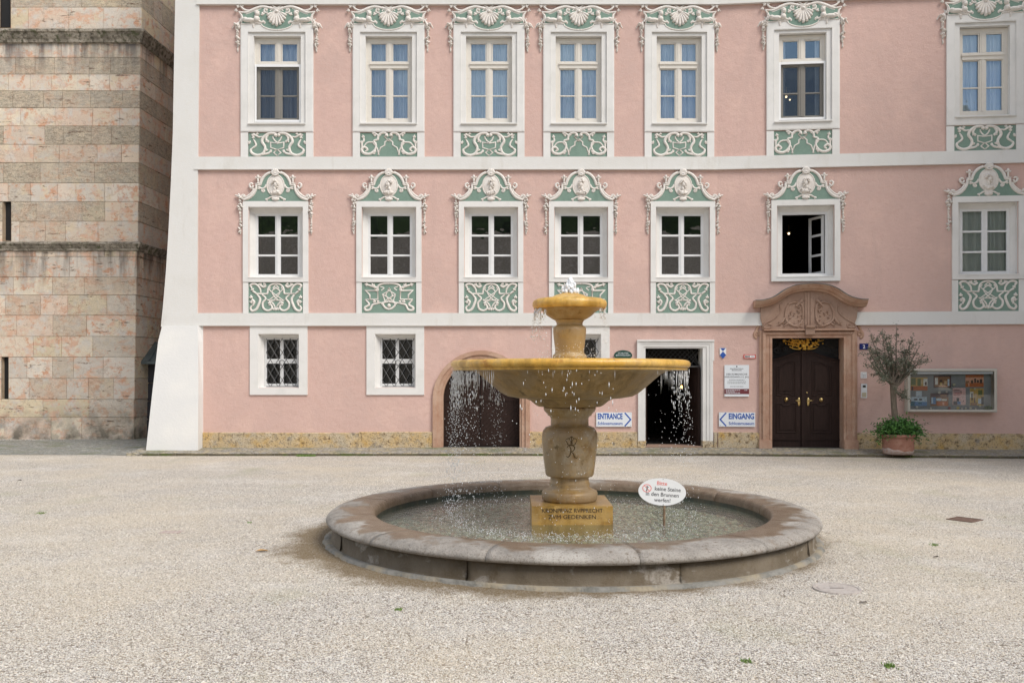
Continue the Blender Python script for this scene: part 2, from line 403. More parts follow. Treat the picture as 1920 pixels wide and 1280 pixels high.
# ------------------------------------------------------------------ window meshes (local frame, u in metres about the window axis)
def U(p): return p * K
def upper_sash():
    mb = MB(); u = U; z = ZA
    a, b = -44, 44
    mb.plate(u(a), u(-36), z(228), z(69), -.17, -.10); mb.plate(u(36), u(b), z(228), z(69), -.17, -.10)
    mb.plate(u(-36), u(36), z(77.5), z(69), -.17, -.103); mb.plate(u(-36), u(36), z(228), z(221), -.17, -.103)
    mb.plate(u(-36), u(36), z(126), z(114), -.17, -.085); mb.plate(u(-37), u(37), z(119), z(116), -.09, -.065)
    mb.plate(u(-4.5), u(4.5), z(114), z(77.5), -.17, -.10); mb.plate(u(-5), u(5), z(221), z(126), -.17, -.10)
    mb.plate(u(-1.8), u(1.8), z(221), z(126), -.10, -.088); mb.plate(u(-1.5), u(1.5), z(113), z(79), -.10, -.09)
    for s in (-1, 1):
        l, r = sorted((s * 5, s * 36)); mb.plate(u(l), u(r), z(178.4), z(176.2), -.15, -.108)
        for (zb, zt) in ((221, 126), (114, 77.5)):
            mb.plate(u(l), u(l + 2), z(zb), z(zt), -.15, -.113); mb.plate(u(r - 2), u(r), z(zb), z(zt), -.15, -.113)
            mb.plate(u(l + 2), u(r - 2), z(zt + 2), z(zt), -.15, -.116); mb.plate(u(l + 2), u(r - 2), z(zb), z(zb - 2), -.15, -.116)
    return mb.mesh('window', CREAM)
def upper_surround():
    mb = MB(); o = (-67, 67, 248, 46); i1 = (-53, 53, 234.5, 60); i2 = (-43.5, 43.5, 230, 68)
    R = lambda t, w_: (U(t[0]), U(t[1]), ZA(t[2]), ZA(t[3]), w_)
    mb.rings([R(o, -.01), R(o, .04), R((-64.5, 64.5, 245.5, 48.5), .046), R((-55, 55, 236.5, 62), .046), R(i1, .05), R(i1, .014), R((-52.5, 52.5, 234, 60.5), .014), R(i2, .010), R(i2, -.18)])
    mb.plate(U(-67), U(-53.5), ZA(295), ZA(249.5), -.01, .035); mb.plate(U(53.5), U(67), ZA(295), ZA(249.5), -.01, .035)
    return mb.mesh('surround', WHITE2)
def sill_mesh(hw, y, dep, th=2.5, w0=-.12):
    mb = MB(); mb.plate(U(-hw), U(hw), ZA(y + th), ZA(y), w0, dep); mb.plate(U(-hw + 1), U(hw - 1), ZA(y + th + 1.2), ZA(y + th), w0, dep - .02)
    return mb.mesh('sill', WHITE2)
def glass_mesh(hw, yb, yt, w_, mat, name='pane', cols=1):
    mb = MB(); mb.add([(U(-hw), -w_, ZA(yb)), (U(hw), -w_, ZA(yb)), (U(hw), -w_, ZA(yt)), (U(-hw), -w_, ZA(yt))], [(0, 1, 2, 3)])
    return mb.mesh(name, mat)
def curtain_mesh(hw, yb, yt, w_, seed, gap=0):
    mb = MB(); mb.smooth = True; n = 260; r = random.Random(seed); vs = []; fs = []
    ph = [r.uniform(0, 6) for _ in range(3)]
    for i in range(n + 1):
        x = -hw + 2 * hw * i / n
        d = .032 * sin(x * .78 + ph[0] + .8 * sin(x * .33)) + .006 * sin(x * 2.6 + ph[1]) + .02 * sin(x * .4 + ph[2])
        for y in (yb, yt): vs.append((U(x), -w_ + d, ZA(y)))
    for i in range(n):
        x = -hw + 2 * hw * (i + .5) / n
        if abs(x) < gap: continue
        fs.append((2 * i, 2 * i + 2, 2 * i + 3, 2 * i + 1))
    mb.add(vs, fs); return mb.mesh('curtain', CURT)
C = .2421
class Relief:
    """stucco traced in enlarged-photo units about the window axis, mirrored left-right"""
    def __init__(s, y0, w0): s.mb = MB(); s.mb.smooth = True; s.y0 = y0; s.w0 = w0
    def p(s, x, y, m=1): return (m * x * C * K, ZA(s.y0 + y * C))
    def st(s, pts, r, h=None, mir=True, dw=0, **kw):
        rr = [q * C * K for q in r] if isinstance(r, (list, tuple)) else r * C * K
        for m in ((1, -1) if mir else (1,)): s.mb.stroke([s.p(x, y, m) for x, y in pts], rr, h, s.w0 + dw, **kw)
    def bl(s, x, y, rx, ry, h, rot=0, mir=True, dw=0):
        for m in ((1, -1) if mir else (1,)):
            u, v = s.p(x, y, m); s.mb.blob(u, v, rx * C * K, ry * C * K, h * C * K, s.w0 + dw, rot * m)
    def scroll(s, x, y, r, a0, turns, wdt, mir=True):            # volute
        n = 14; pts = []
        for i in range(n):
            t = i / (n - 1); a = a0 + turns * 2 * pi * t; q = r * (1 - .85 * t); pts.append((x + q * cos(a), y + q * sin(a)))
        s.st(pts, [wdt, wdt * .8, wdt * .5], 1.0, mir)
        s.bl(x, y, wdt * .9, wdt * .9, wdt * 1.2, mir=mir)
    def leafy(s, x, y, ang, ln, wd, mir=True):
        for k, (da, q) in enumerate(((0, 1), (.75, .7), (-.75, .7))):
            a = ang + da; s.bl(x + cos(a) * ln * q * .5, y - sin(a) * ln * q * .5, ln * q * .55, wd * .5, wd * .75, a, mir)
def upper_crest():
    R = Relief(0, .045)
    cor = [(28, 78), (70, 66), (115, 62), (165, 78), (205, 96), (238, 106), (292, 99)]
    R.st(cor, [9, 11, 11, 10, 9, 5], .9); R.st([(x, y + 14) for x, y in cor[2:-1]], 4, .8)
    R.st([(x * 1.0, y - 10) for x, y in cor[1:6]], 3.5, 1.4)
    R.st([(160, 72), (205, 92), (245, 84), (272, 62)], [5, 9, 8, 7], .9); R.scroll(262, 54, 13, .6, -1.0, 6)
    R.leafy(285, 62, .5, 30, 12); R.leafy(300, 88, -.2, 26, 12)
    R.st([(288, 103), (268, 128), (262, 155), (270, 185)], [4, 8, 8, 5], .9)
    R.st([(275, 120), (272, 150), (284, 180)], 4, .9)
    R.st([(272, 193), (130, 193), (112, 208), (85, 224), (45, 236), (0, 240)], [5, 5, 5, 6, 6, 6], .8)
    for m in (1,):                                                # shell
        for k in range(-4, 5):
            a = k * .315; ca, sa = cos(a), sin(a)
            p0 = (sa * 14, 98 + 10 * ca); L_ = 100 - 9 * abs(k) * .7
            p1 = (sa * L_ * .92, 104 + ca * L_)
            mid = ((p0[0] + p1[0]) / 2 * 1.06, (p0[1] + p1[1]) / 2 - 2)
            R.st([p0, mid, p1], [4, 9.5, 12.5], 1.5, False)
            R.bl(p1[0], p1[1], 12.5, 11, 18, mir=False)
    R.st([(-50, 95), (-22, 70), (20, 96), (8, 112)], 5, 1.1); R.st([(48, 60), (10, 85), (0, 95)], 5, 1.2); R.st([(-34, 52), (34, 92)], 5, 1.3, False); R.st([(34, 52), (-34, 92)], 5, 1.2, False)
    R.bl(0, 98, 14, 14, 18, mir=False)
    R.scroll(80, 88, 22, 2.2, -1.1, 8); R.scroll(98, 104, 14, 0, 1, 6)
    R.leafy(104, 128, 1.2, 26, 13); R.leafy(96, 170, -.6, 26, 10); R.leafy(85, 185, .1, 24, 9)
    # reclining sphinx
    R.bl(210, 166, 52, 19, 26, 0); R.bl(240, 158, 22, 17, 24, 0); R.bl(152, 158, 24, 26, 28, .3); R.bl(148, 118, 19, 21, 30); R.bl(150, 104, 22, 13, 26)
    R.bl(160, 138, 12, 14, 20); R.st([(150, 165), (118, 180), (96, 178)], [11, 8, 6], 1.2); R.st([(200, 178), (150, 186), (115, 186)], [9, 7, 5], 1.0)
    R.st([(175, 190), (178, 205), (176, 224)], [10, 9, 5], .9); R.bl(143, 120, 5, 4, 31)
    return R.mb.mesh('stucco_crest', STUCCO)
def upper_field():
    R = Relief(0, 0); h = [(0, 62), (60, 74), (115, 68), (165, 84), (205, 104), (262, 112), (258, 150), (268, 192), (130, 194), (108, 214), (85, 226), (45, 238), (0, 240)]
    poly = [R.p(x, y) for x, y in h] + [R.p(x, y, -1) for x, y in h[-2:0:-1]]
    mb = MB(); mb.prism(poly, .0, .052); return mb.mesh('green_field', GREEN)
def garland(seed, x, y0, y1, base, wd, ribbon):
    rr = random.Random(seed); R = Relief(base, .0); n = 11
    for i in range(n):
        t = i / (n - 1); y = y0 + (y1 - y0) * t; q = wd * (.85 + .3 * sin(t * 9 + seed)) * (1 - .35 * t)
        for k in range(3):
            a = rr.uniform(-2.6, -.5); ox = rr.uniform(-.75, .75) * q
            R.bl(x + ox, y + rr.uniform(-6, 6), q * rr.uniform(.6, .95), q * rr.uniform(.30, .45), q * rr.uniform(.9, 1.6), -a, False, .005)
        if i % 3 == 1: R.bl(x + rr.uniform(-4, 4), y, q * .45, q * .45, q * 1.3, 0, False)
    R.bl(x, y1 + 10, 6, 14, 12, 0, False); R.st([(x, y0 - 12), (x + 2, (y0 + y1) / 2), (x, y1 + 12)], [7, 6, 4], .9, False)
    if ribbon:
        R.st([(x, y0), (x + 20, y0 - 14), (x + 34, y0 + 8), (x + 44, y0 + 22)], [6, 6, 5, 3], .8, False); R.scroll(x - 6, y0 - 20, 16, 0, 1, 7, False)
        R.st([(x - 6, y0 - 6), (x - 20, y0 - 40), (x - 6, y0 - 52)], [8, 7, 4], .9, False)
    return R.mb.mesh('garland', STUCCO)
def panel_field(l, r, yb, yt, w_=.012):
    mb = MB(); mb.plate(U(l), U(r), ZA(yb), ZA(yt), -.01, w_); return mb.mesh('green_field', GREEN)
def panel_A():
    R = Relief(0, .012)
    R.st([(12, 1062), (8, 1044), (30, 1034), (70, 1040), (104, 1066), (116, 1098), (100, 1125), (92, 1150), (108, 1190), (150, 1205), (190, 1190), (202, 1165), (188, 1150)], [6, 9, 11, 11, 11, 11, 10, 10, 11, 11, 9, 6], .9)
    R.st([(188, 1150), (162, 1128), (170, 1100), (182, 1082)], [7, 8, 7, 4], 1); R.leafy(204, 1112, .6, 30, 12); R.leafy(180, 1075, 1.3, 24, 10)
    R.st([(188, 1046), (165, 1050), (140, 1064), (112, 1060)], [7, 8, 7, 5], 1); R.scroll(180, 1042, 14, 0, 1, 6); R.leafy(150, 1046, 1.5, 22, 9)
    R.st([(66, 1044), (84, 1070), (80, 1098)], [7, 9, 8], 1); R.scroll(72, 1100, 13, .3, -1, 6)
    R.st([(150, 1205), (100, 1196), (66, 1188), (52, 1172)], [7, 9, 8, 5], .9); R.scroll(52, 1170, 11, 1, 1, 5); R.leafy(78, 1172, 1.2, 24, 10)
    R.st([(36, 1058), (20, 1090), (0, 1106)], 5, .9); R.st([(-36, 1072), (-6, 1100)], 4, .9)
    R.st([(0, 1112), (50, 1104), (50, 1145), (0, 1162)], 4.5, .9, straight=True); R.st([(0, 1158), (28, 1184), (0, 1208)], 4.5, .9, straight=True)
    R.bl(14, 1050, 12, 12, 13); return R.mb.mesh('stucco_panel', STUCCO)
def panel_B():
    R = Relief(0, .012)
    R.st([(10, 1060), (16, 1040), (42, 1030), (72, 1044), (84, 1070), (84, 1082), (114, 1094), (98, 1128), (112, 1170), (150, 1195), (195, 1186), (208, 1158), (185, 1142), (164, 1160), (182, 1176)], [7, 9, 10, 9, 8, 8, 8, 8, 10, 11, 11, 9, 8, 6], .9)
    R.st([(196, 1142), (166, 1108), (122, 1104), (94, 1110)], [5, 6, 6, 5], .9); R.st([(122, 1106), (90, 1150), (76, 1205)], 5.5, .9)
    R.st([(0, 1078), (30, 1102), (30, 1126), (62, 1144), (84, 1204)], 5, .9, straight=True)
    R.st([(36, 1056), (0, 1096)], 4.5, .9, straight=True)
    R.st([(130, 1024), (104, 1036), (80, 1050), (58, 1046)], [7, 8, 7, 5], 1); R.leafy(112, 1040, 1, 24, 11); R.leafy(100, 1052, .2, 20, 9)
    R.st([(196, 1062), (192, 1090), (206, 1112), (206, 1150)], [5, 8, 8, 7], .9); R.leafy(196, 1070, 1.4, 24, 12); R.leafy(204, 1106, .4, 22, 12)
    R.leafy(104, 1186, 1.0, 28, 12); R.leafy(120, 1196, 2.0, 24, 11); R.bl(18, 1050, 12, 11, 13)
    return R.mb.mesh('stucco_panel', STUCCO)
def panel_C():
    R = Relief(300, .012)
    R.st([(186, 990), (196, 972), (176, 960), (148, 966), (122, 998), (116, 1032)], [7, 9, 9, 8, 7, 6], .9)
    R.st([(150, 1036), (66, 1036), (66, 1024)], 6, .8, straight=True); R.st([(64, 1030), (58, 992), (36, 966), (0, 958)], 7, .9)
    R.st([(146, 1040), (122, 1075), (132, 1118), (152, 1156), (182, 1168), (196, 1148), (184, 1128)], [6, 9, 10, 10, 9, 8, 6], .9)
    R.st([(108, 1042), (78, 1072), (102, 1108), (94, 1150), (60, 1166), (30, 1148), (38, 1122), (56, 1124)], [5, 7, 8, 8, 8, 8, 7, 5], .9)
    R.st([(40, 984), (46, 1010), (-30, 1068), (-62, 1092)], 4.2, .9); R.st([(-18, 982), (30, 1016), (10, 1060), (-20, 1086)], 4.2, 1.0)
    R.st([(0, 968), (22, 990), (8, 1000)], 4, .9)
    R.st([(-40, 1090), (34, 1084), (34, 1098), (0, 1150)], 4.2, 1.0, straight=True); R.st([(-66, 1080), (-20, 1112), (0, 1158)], 4.5, .9)
    R.st([(72, 970), (92, 984), (110, 976), (136, 962)], [7, 9, 8, 5], 1); R.leafy(86, 968, 1.2, 22, 10); R.leafy(112, 966, .6, 20, 10)
    R.st([(178, 1016), (158, 1028), (150, 1038)], [8, 7, 5], 1); R.leafy(176, 1010, 1, 24, 12)
    R.st([(186, 1080), (168, 1098), (178, 1130)], [9, 10, 7], 1); R.leafy(190, 1072, 1.5, 26, 14); R.leafy(180, 1100, .1, 24, 12)
    R.leafy(50, 1116, 1.8, 24, 12); R.leafy(22, 1160, 2.2, 22, 10); R.bl(0, 1156, 9, 12, 10, mir=False)
    return R.mb.mesh('stucco_panel', STUCCO)
def panel_D():
    R = Relief(300, .012)
    R.st([(96, 1010), (80, 972), (44, 958), (0, 956)], 8, .9); R.scroll(92, 1002, 14, 0, 1, 7)
    R.st([(82, 994), (110, 984), (150, 972), (176, 962)], [6, 9, 8, 6], 1); R.leafy(120, 980, 1.1, 30, 13); R.leafy(165, 968, .3, 26, 13); R.leafy(100, 990, .4, 22, 10)
    R.st([(92, 1012), (182, 1010), (150, 1044), (148, 1078)], 6, .9, straight=True); R.st([(88, 1010), (86, 1078), (184, 1080)], 5, .9, straight=True)
    R.st([(184, 1080), (154, 1118), (186, 1142), (180, 1162), (148, 1158), (128, 1122), (96, 1112), (62, 1104)], [5, 8, 9, 9, 8, 8, 7, 5], .9)
    R.leafy(110, 1104, 1.2, 26, 12); R.leafy(80, 1102, .8, 22, 10)
    R.st([(0, 988), (26, 1045), (0, 1092)], 4.5, .9, straight=True); R.st([(52, 1042), (0, 1012), (-10, 1006)], 4.2, 1); R.st([(52, 1042), (14, 1062), (-40, 1096)], 4.2, 1); R.st([(52, 1040), (36, 1080), (38, 1104)], 4.2, .9)
    R.st([(60, 1010), (40, 992), (70, 980)], 4, .9)
    R.st([(0, 1096), (40, 1104), (46, 1122), (26, 1146), (0, 1156)], [7, 8, 8, 8, 7], .9); R.bl(0, 1128, 14, 16, 12, mir=False); R.leafy(48, 1112, .3, 22, 10)
    return R.mb.mesh('stucco_panel', STUCCO)
def middle_crest(variant):
    R = Relief(300, .04)
    R.st([(22, 100), (60, 110), (92, 138), (110, 172), (118, 196), (146, 198), (150, 228), (172, 268), (206, 298), (250, 312)], [8, 10, 10, 10, 9, 9, 10, 12, 12, 9], .95)
    R.st([(40, 92), (80, 114), (112, 152), (124, 182), (158, 186)], 3.5, 1.6)
    R.st([(160, 220), (186, 262), (222, 288), (246, 286)], [5, 9, 8, 5], 1.2)
    R.scroll(246, 286, 19, 1.4, -1.2, 8); R.bl(282, 284, 18, 10, 16, .1); R.bl(300, 278, 15, 6, 10, .2); R.bl(272, 296, 12, 8, 16, -.5); R.bl(280, 272, 12, 7, 14, .8)
    R.st([(152, 232), (176, 226), (196, 210), (198, 192), (184, 184), (174, 194)], [5, 7, 8, 8, 7, 5], 1)
    R.bl(176, 214, 8, 16, 13, .5); R.bl(134, 160, 8, 26, 14); R.bl(134, 134, 11, 16, 17); R.bl(148, 142, 12, 6, 13, .7); R.bl(120, 142, 12, 6, 13, -.7); R.bl(134, 184, 14, 8, 12)
    for k in range(-3, 4):
        a = k * .42; R.st([(sin(a) * 6, 112), (sin(a) * 34, 112 - cos(a) * 38)], [6, 9.5], 1.3, False, .02)
    R.st([(-26, 112), (0, 122), (26, 112)], 7, 1.2, False, .02)
    # acanthus beside the medallion
    R.st([(128, 212), (104, 226), (82, 216), (72, 192)], [6, 8, 8, 4], 1); R.scroll(92, 240, 15, -1.2, 1.1, 7); R.leafy(120, 230, 1.0, 26, 11)
    # medallion and cartouche
    R.bl(0, 201, 68, 84, 8, 0, False, .0)
    n = 28; R.st([(66 * cos(2 * pi * i / n), 201 + 82 * sin(2 * pi * i / n)) for i in range(n)], 5, 1, False, .004, closed=True, straight=True)
    R.st([(0, 292), (34, 290), (52, 300), (76, 312)], [8, 7, 7, 6], 1); R.scroll(72, 310, 10, 2, 1, 5); R.bl(0, 306, 32, 15, 14, 0, False); R.st([(-30, 288), (-16, 300), (0, 296), (16, 300), (30, 288)], 5, 1.5, False)
    # bust in relief, a different one per variant
    f = -1 if variant % 2 else 1; rr = random.Random(variant)
    R.bl(f * 4, 196, 20, 26, 24, 0, False, .01); R.bl(f * 22, 200, 7, 5, 21, 0, False, .01); R.bl(f * 16, 216, 9, 8, 20, 0, False, .01)
    R.bl(-f * 4, 226, 13, 22, 18, .2, False, .01); R.bl(0, 256, 40, 18, 17, 0, False, .01)
    for k in range(15):
        a = rr.uniform(.2, 3.4); R.bl(-f * 4 - f * cos(a) * 22 * rr.uniform(.6, 1.1), 190 - sin(a) * 26 * rr.uniform(.6, 1.1), 10, 7, 26, rr.uniform(0, 3), False, .01)
    for k in range(9): R.bl(rr.uniform(-34, 34), 240 + rr.uniform(0, 26), 14, 5, 20, rr.uniform(.5, 2.4), False, .01)
    if variant in (2, 3): R.st([(-14, 166), (6, 150), (24, 172)], [8, 10, 6], 1.5, False, .01)
    return R.mb.mesh('stucco_crest', STUCCO)
def middle_field():
    R = Relief(300, 0); h = [(0, 96), (55, 108), (90, 138), (110, 176), (118, 200), (146, 204), (148, 232), (170, 272), (204, 304), (240, 322), (0, 322)]
    mb = MB(); mb.prism([R.p(x, y) for x, y in h] + [R.p(x, y, -1) for x, y in h[-2:0:-1]], 0, .042); return mb.mesh('green_field', GREEN)
def middle_surround(panel=True):
    mb = MB(); o = (-61, 61, 529, 378); i1 = (-51, 51, 521, 388.5)
    R = lambda t, w_: (U(t[0]), U(t[1]), ZA(t[2]), ZA(t[3]), w_)
    i2 = (-44, 44, 518.5, 396)
    mb.rings([R(o, -.01), R(o, .045), R(i1, .045), R(i1, -.10), R((-50, 50, 520, 390), -.10), R(i2, -.125), R(i2, -.135), R((-42, 42, 516.5, 398.5), -.145), R((-42, 42, 516.5, 398.5), -.22)])
    if panel:
        mb.plate(U(-61), U(-51), ZA(588), ZA(530), -.01, .035); mb.plate(U(51), U(61), ZA(588), ZA(530), -.01, .035)
    return mb.mesh('surround', WHITE2)
def middle_sash():
    mb = MB(); u = U; z = ZA
    for s in (-1, 1):
        l, r = sorted((s * 4, s * 38.5)); mb.plate(*sorted((u(s * 38.2), u(s * 42))), z(516.5), z(398.5), -.21, -.150)
        for y in (439.5, 477): mb.plate(u(l), u(r), z(y + 1.7), z(y - 1.7), -.20, -.158)
        mb.plate(u(l), u(l + 1.2), z(513), z(402.5), -.20, -.162); mb.plate(u(r - 1.2), u(r), z(513), z(402.5), -.20, -.162)
    mb.plate(u(-38.2), u(38.2), z(402.5), z(398.5), -.21, -.153); mb.plate(u(-38.2), u(38.2), z(516.5), z(512.6), -.21, -.153)
    mb.plate(u(-4.4), u(4.4), z(512.6), z(402.5), -.21, -.151); mb.plate(u(-1.6), u(1.6), z(512.6), z(402.5), -.151, -.138)
    return mb.mesh('window', WPAINT)
def ground_surround():
    mb = MB(); o = (-54, 54, 740, 611); i1 = (-38.5, 38, 727, 626)
    R = lambda t, w_: (U(t[0]), U(t[1]), ZA(t[2]), ZA(t[3]), w_)
    mb.rings([R(o, -.01), R(o, .03), R(i1, .03), R((-33, 35, 726, 630), -.10), R((-31, 34, 725, 633), -.12), R((-31, 34, 725, 633), -.26)])
    return mb.mesh('surround', WHITE2)
def ground_sash():
    mb = MB(); u = U; z = ZA
    mb.plate(u(-31), u(-27), z(725), z(633), -.24, -.17); mb.plate(u(30), u(34), z(725), z(633), -.24, -.17)
    mb.plate(u(-27), u(30), z(725), z(719), -.24, -.173); mb.plate(u(-27), u(30), z(636), z(633), -.24, -.173)
    mb.plate(u(-1.5), u(4.5), z(719), z(636), -.24, -.171); mb.plate(u(-27), u(-1.5), z(681), z(672.5), -.24, -.173); mb.plate(u(4.5), u(30), z(681), z(672.5), -.24, -.173)
    return mb.mesh('window', WPAINT)
def grille():
    mb = MB(); x0, x1, y0, y1 = -26, 34, 634, 724; cw, ch = 15, 26
    r = .0075
    def seg(xa, ya, xb, yb, w_):
        mb.tube([(U(xa), -w_, ZA(ya)), (U(xb), -w_, ZA(yb))], r, 6)
    for d in (1, -1):
        for i in range(-9, 12):
            xs = x0 + i * cw; pts = []                                   # line x = xs + d*(y-y0)*cw/ch
            t0 = 0; t1 = y1 - y0; f = lambda t: xs + d * t * cw / ch
            ts = [t for t in (0, y1 - y0, (x0 - xs) * ch / cw * d, (x1 - xs) * ch / cw * d) if 0 <= t <= y1 - y0 and x0 - .01 <= f(t) <= x1 + .01]
            if len(ts) >= 2 and max(ts) - min(ts) > 3: seg(f(min(ts)), y0 + min(ts), f(max(ts)), y0 + max(ts), -.10 + .012 * d)
    n = 16; mb.tube([(U(4 + 5 * cos(2 * pi * i / n)), .085, ZA(680 + 5 * sin(2 * pi * i / n))) for i in range(n + 1)], .009, 6)
    seg(x0, y1, x1, y1, -.10)
    return mb.mesh('iron_grille', GREYI)
mUS, mUF, mUC, mUG = upper_surround(), upper_sash(), upper_crest(), upper_field()
mPA, mPB, mPC, mPD = panel_A(), panel_B(), panel_C(), panel_D()
mUfield = panel_field(-53, 53, 294.7, 249.5); mMfield = panel_field(-51, 51, 587, 530)
mMS, mMS0, mMF, mMG = middle_surround(), middle_surround(False), middle_sash(), middle_field()
mUgl = glass_mesh(40, 226, 72, -.14, GLASSU); mMgl = glass_mesh(41, 515, 400, -.18, GLASS); mGgl = glass_mesh(29, 724, 634, -.2, glassmat('ground_glass', .02, (.5, .5, .5), 0))
mUsill = sill_mesh(53, 232.5, .085, 1.8, -.1); mUs2 = sill_mesh(43.4, 226.5, .0, 3, -.12); mMsill = sill_mesh(51, 520, .055, 1.6, -.14)
mGarU = [garland(i, 300 * q, 200, 385, 0, 22, True) for i, q in ((1, 1), (2, 1))]
mGarM = [garland(i + 5, 273, 318, 555, 300, 19, False) for i in range(3)]
def place(px, dy=0):
    X, Y, r = wall(px); return (X, Y - YA, 0), r
for i, (c, h) in enumerate(UPW):
    loc, r = place(c); sx = wscale(c, h, 67); wn = link('window', mUF, palace, loc, r, (sx, 1, 1))
    link('surround', mUS, wn); link('pane', mUgl, wn); link('sill', mUsill, wn); link('green_field', mUG, wn); link('stucco_crest', mUC, wn)
    link('green_field', mUfield, wn); link('stucco_panel', (mPA, mPB)[i % 2], wn)
    link('garland', mGarU[i % 2], wn); link('garland', mGarU[(i + 1) % 2], wn, scale=(-1, 1, 1))
    if i != 5: link('curtain', curtain_mesh(41, 227, 71, -.25, i), wn)
    else: link('curtain', curtain_mesh(41, 227, 71, -.24, i, 27), wn)
    if i in (0, 5):
        mb = MB(); R = lambda t, w_: (U(t[0]), U(t[1]), ZA(t[2]), ZA(t[3]), w_)
        mb.rings([R((-43, 43, 228, 120), -.1), R((-43, 43, 228, 120), -.035), R((-39.5, 39.5, 224, 124.5), -.035), R((-39.5, 39.5, 224, 124.5), -.06)])
        mb.build('screen_frame', SIGNW2, wn); link('fly_screen', glass_mesh(40, 224.5, 124, -.055, SCREEN, 'fly_screen'), wn)
    wn['label'] = ('tall upper window with pale curtains under a shell crest', 'tall upper window with a fly screen over its lower half')[i in (0, 5)]
for i, (c, h) in enumerate(MDW):
    loc, r = place(c); sx = wscale(c, h, 61)
    if i != 5:
        wn = link('window', mMF, palace, loc, r, (sx, 1, 1)); link('pane', mMgl, wn)
    else:                                                                 # open casement
        mb = MB(); u = U; z = ZA
        for s in (-1, 1): mb.plate(*sorted((u(s * 38.5), u(s * 42))), z(516.5), z(398.5), -.21, -.150)
        mb.plate(u(-38.5), u(38.5), z(403), z(398.5), -.21, -.153); mb.plate(u(-38.5), u(38.5), z(516.5), z(513), -.21, -.153)
        wn = mb.build('window', WPAINT, palace, loc=loc, rotz=r, scale=(sx, 1, 1))
        mb = MB()
        for a, b in ((0, .05), (.40, .45)): mb.box(-.02, .02, a, b, z(512), z(404))
        for y in (406, 439.5, 477, 510): mb.box(-.018, .018, .05, .40, z(y + 2), z(y - 2))
        cs = mb.build('open_casement', WPAINT, wn); cs.location = (u(36.5), .22, 0); cs.rotation_euler = (0, 0, radians(28))
    link('surround', mMS if i != 5 else mMS0, wn); link('sill', mMsill, wn)
    link('green_field', mMG, wn); link('stucco_crest', middle_crest(i), wn)
    if i != 5: link('green_field', mMfield, wn); link('stucco_panel', (mPC, mPD)[i in (1, 3)], wn)
    link('garland', mGarM[i % 3], wn); link('garland', mGarM[(i + 1) % 3], wn, scale=(-1, 1, 1))
    if i == 6: link('curtain', curtain_mesh(41, 516, 399, -.25, 9), wn)
    if i == 5: wn['label'] = 'middle-row window standing open above the portal'
    elif i == 6: wn['label'] = 'middle-row window with pale curtains'
    else: wn['label'] = 'dark middle-row window under a medallion crest'
mGS, mGF, mGr = ground_surround(), ground_sash(), grille()
for c, _ in GDW:
    loc, r = place(c); wn = link('window', mGF, palace, loc, r, label='small barred ground-floor window in a plain white frame')
    link('surround', mGS, wn); link('pane', mGgl, wn); link('iron_grille', mGr, wn)

# arched gate
loc = (UA, 0, 0)
def arch_ring(mb, r0, r1, w0, w1, n=28, zb=ZA(842), n0=0):
    pts = [(r1, zb)] + [(r1 * cos(pi * i / n), ZS + r1 * sin(pi * i / n)) for i in range(n + 1)] + [(-r1, zb)]
    ptsi = [(r0, zb)] + [(r0 * cos(pi * i / n), ZS + r0 * sin(pi * i / n)) for i in range(n + 1)] + [(-r0, zb)]
    for i in range(len(pts) - 1):
        a, b, c, d = pts[i], pts[i + 1], ptsi[i + 1], ptsi[i]
        vs = [(a[0], -w1, a[1]), (b[0], -w1, b[1]), (c[0], -w1, c[1]), (d[0], -w1, d[1]), (a[0], -w0, a[1]), (b[0], -w0, b[1]), (c[0], -w0, c[1]), (d[0], -w0, d[1])]
        mb.add(vs, [(0, 1, 2, 3), (0, 4, 5, 1), (3, 2, 6, 7)])
mb = MB()
for i in range(15):                                                        # voussoirs with joints
    pass
arch_ring(mb, 83 * K, 91 * K, -.02, .06); arch_ring(mb, 76 * K, 83 * K, -.05, .03); arch_ring(mb, 72 * K, 76.5 * K, -.3, .0)
gate = MB()
n = 24; gate.prism([(73 * K, ZA(838)), (73 * K, ZS)] + [(73 * K * cos(pi * i / n), ZS + 73 * K * sin(pi * i / n)) for i in range(1, n)] + [(-73 * K, ZS), (-73 * K, ZA(838))], -.3, -.22)
for s in (-1, 1):                                                          # diagonal planks and rails
    for i in range(-12, 16):
        y0 = 838 - 12 - i * 9
        p = [(s * 4, y0), (s * 68, y0 - 64)]
        q = []
        for x, y in p: q.append([x, y])
        if q[0][1] > 824: dlt = q[0][1] - 824; q[0] = [q[0][0] + s * dlt, 824]
        if q[0][1] < 690: continue
        if abs(q[0][0]) > 66: continue
        lim = 748 - sqrt(max(0, 66 ** 2 - q[1][0] ** 2)) if abs(q[1][0]) < 66 else 760
        if q[1][1] < lim: k = (q[0][1] - lim) / (q[0][1] - q[1][1]); q[1] = [q[0][0] + (q[1][0] - q[0][0]) * k, lim]
        gate.stroke([(x * K, ZA(y)) for x, y in q], .012, .6, -.22, straight=True)
    gate.plate(*sorted((s * 1 * K, s * 71 * K)), ZA(836), ZA(826), -.22, -.20); gate.plate(*sorted((s * 1 * K, s * 71 * K)), ZA(752), ZA(744), -.22, -.20)
    for k in range(14): gate.ball((s * 68 * K, .2, ZA(832 - k * 8)), .014, 6, 4)
gate.plate(-.012, .012, ZA(836), ZA(680), -.22, -.185)
gp = gate.build('arched_gate', WOODD, palace, loc=loc, label='dark plank gate in a round reddish stone arch')
mb.build('stone_arch', REDM, gp)
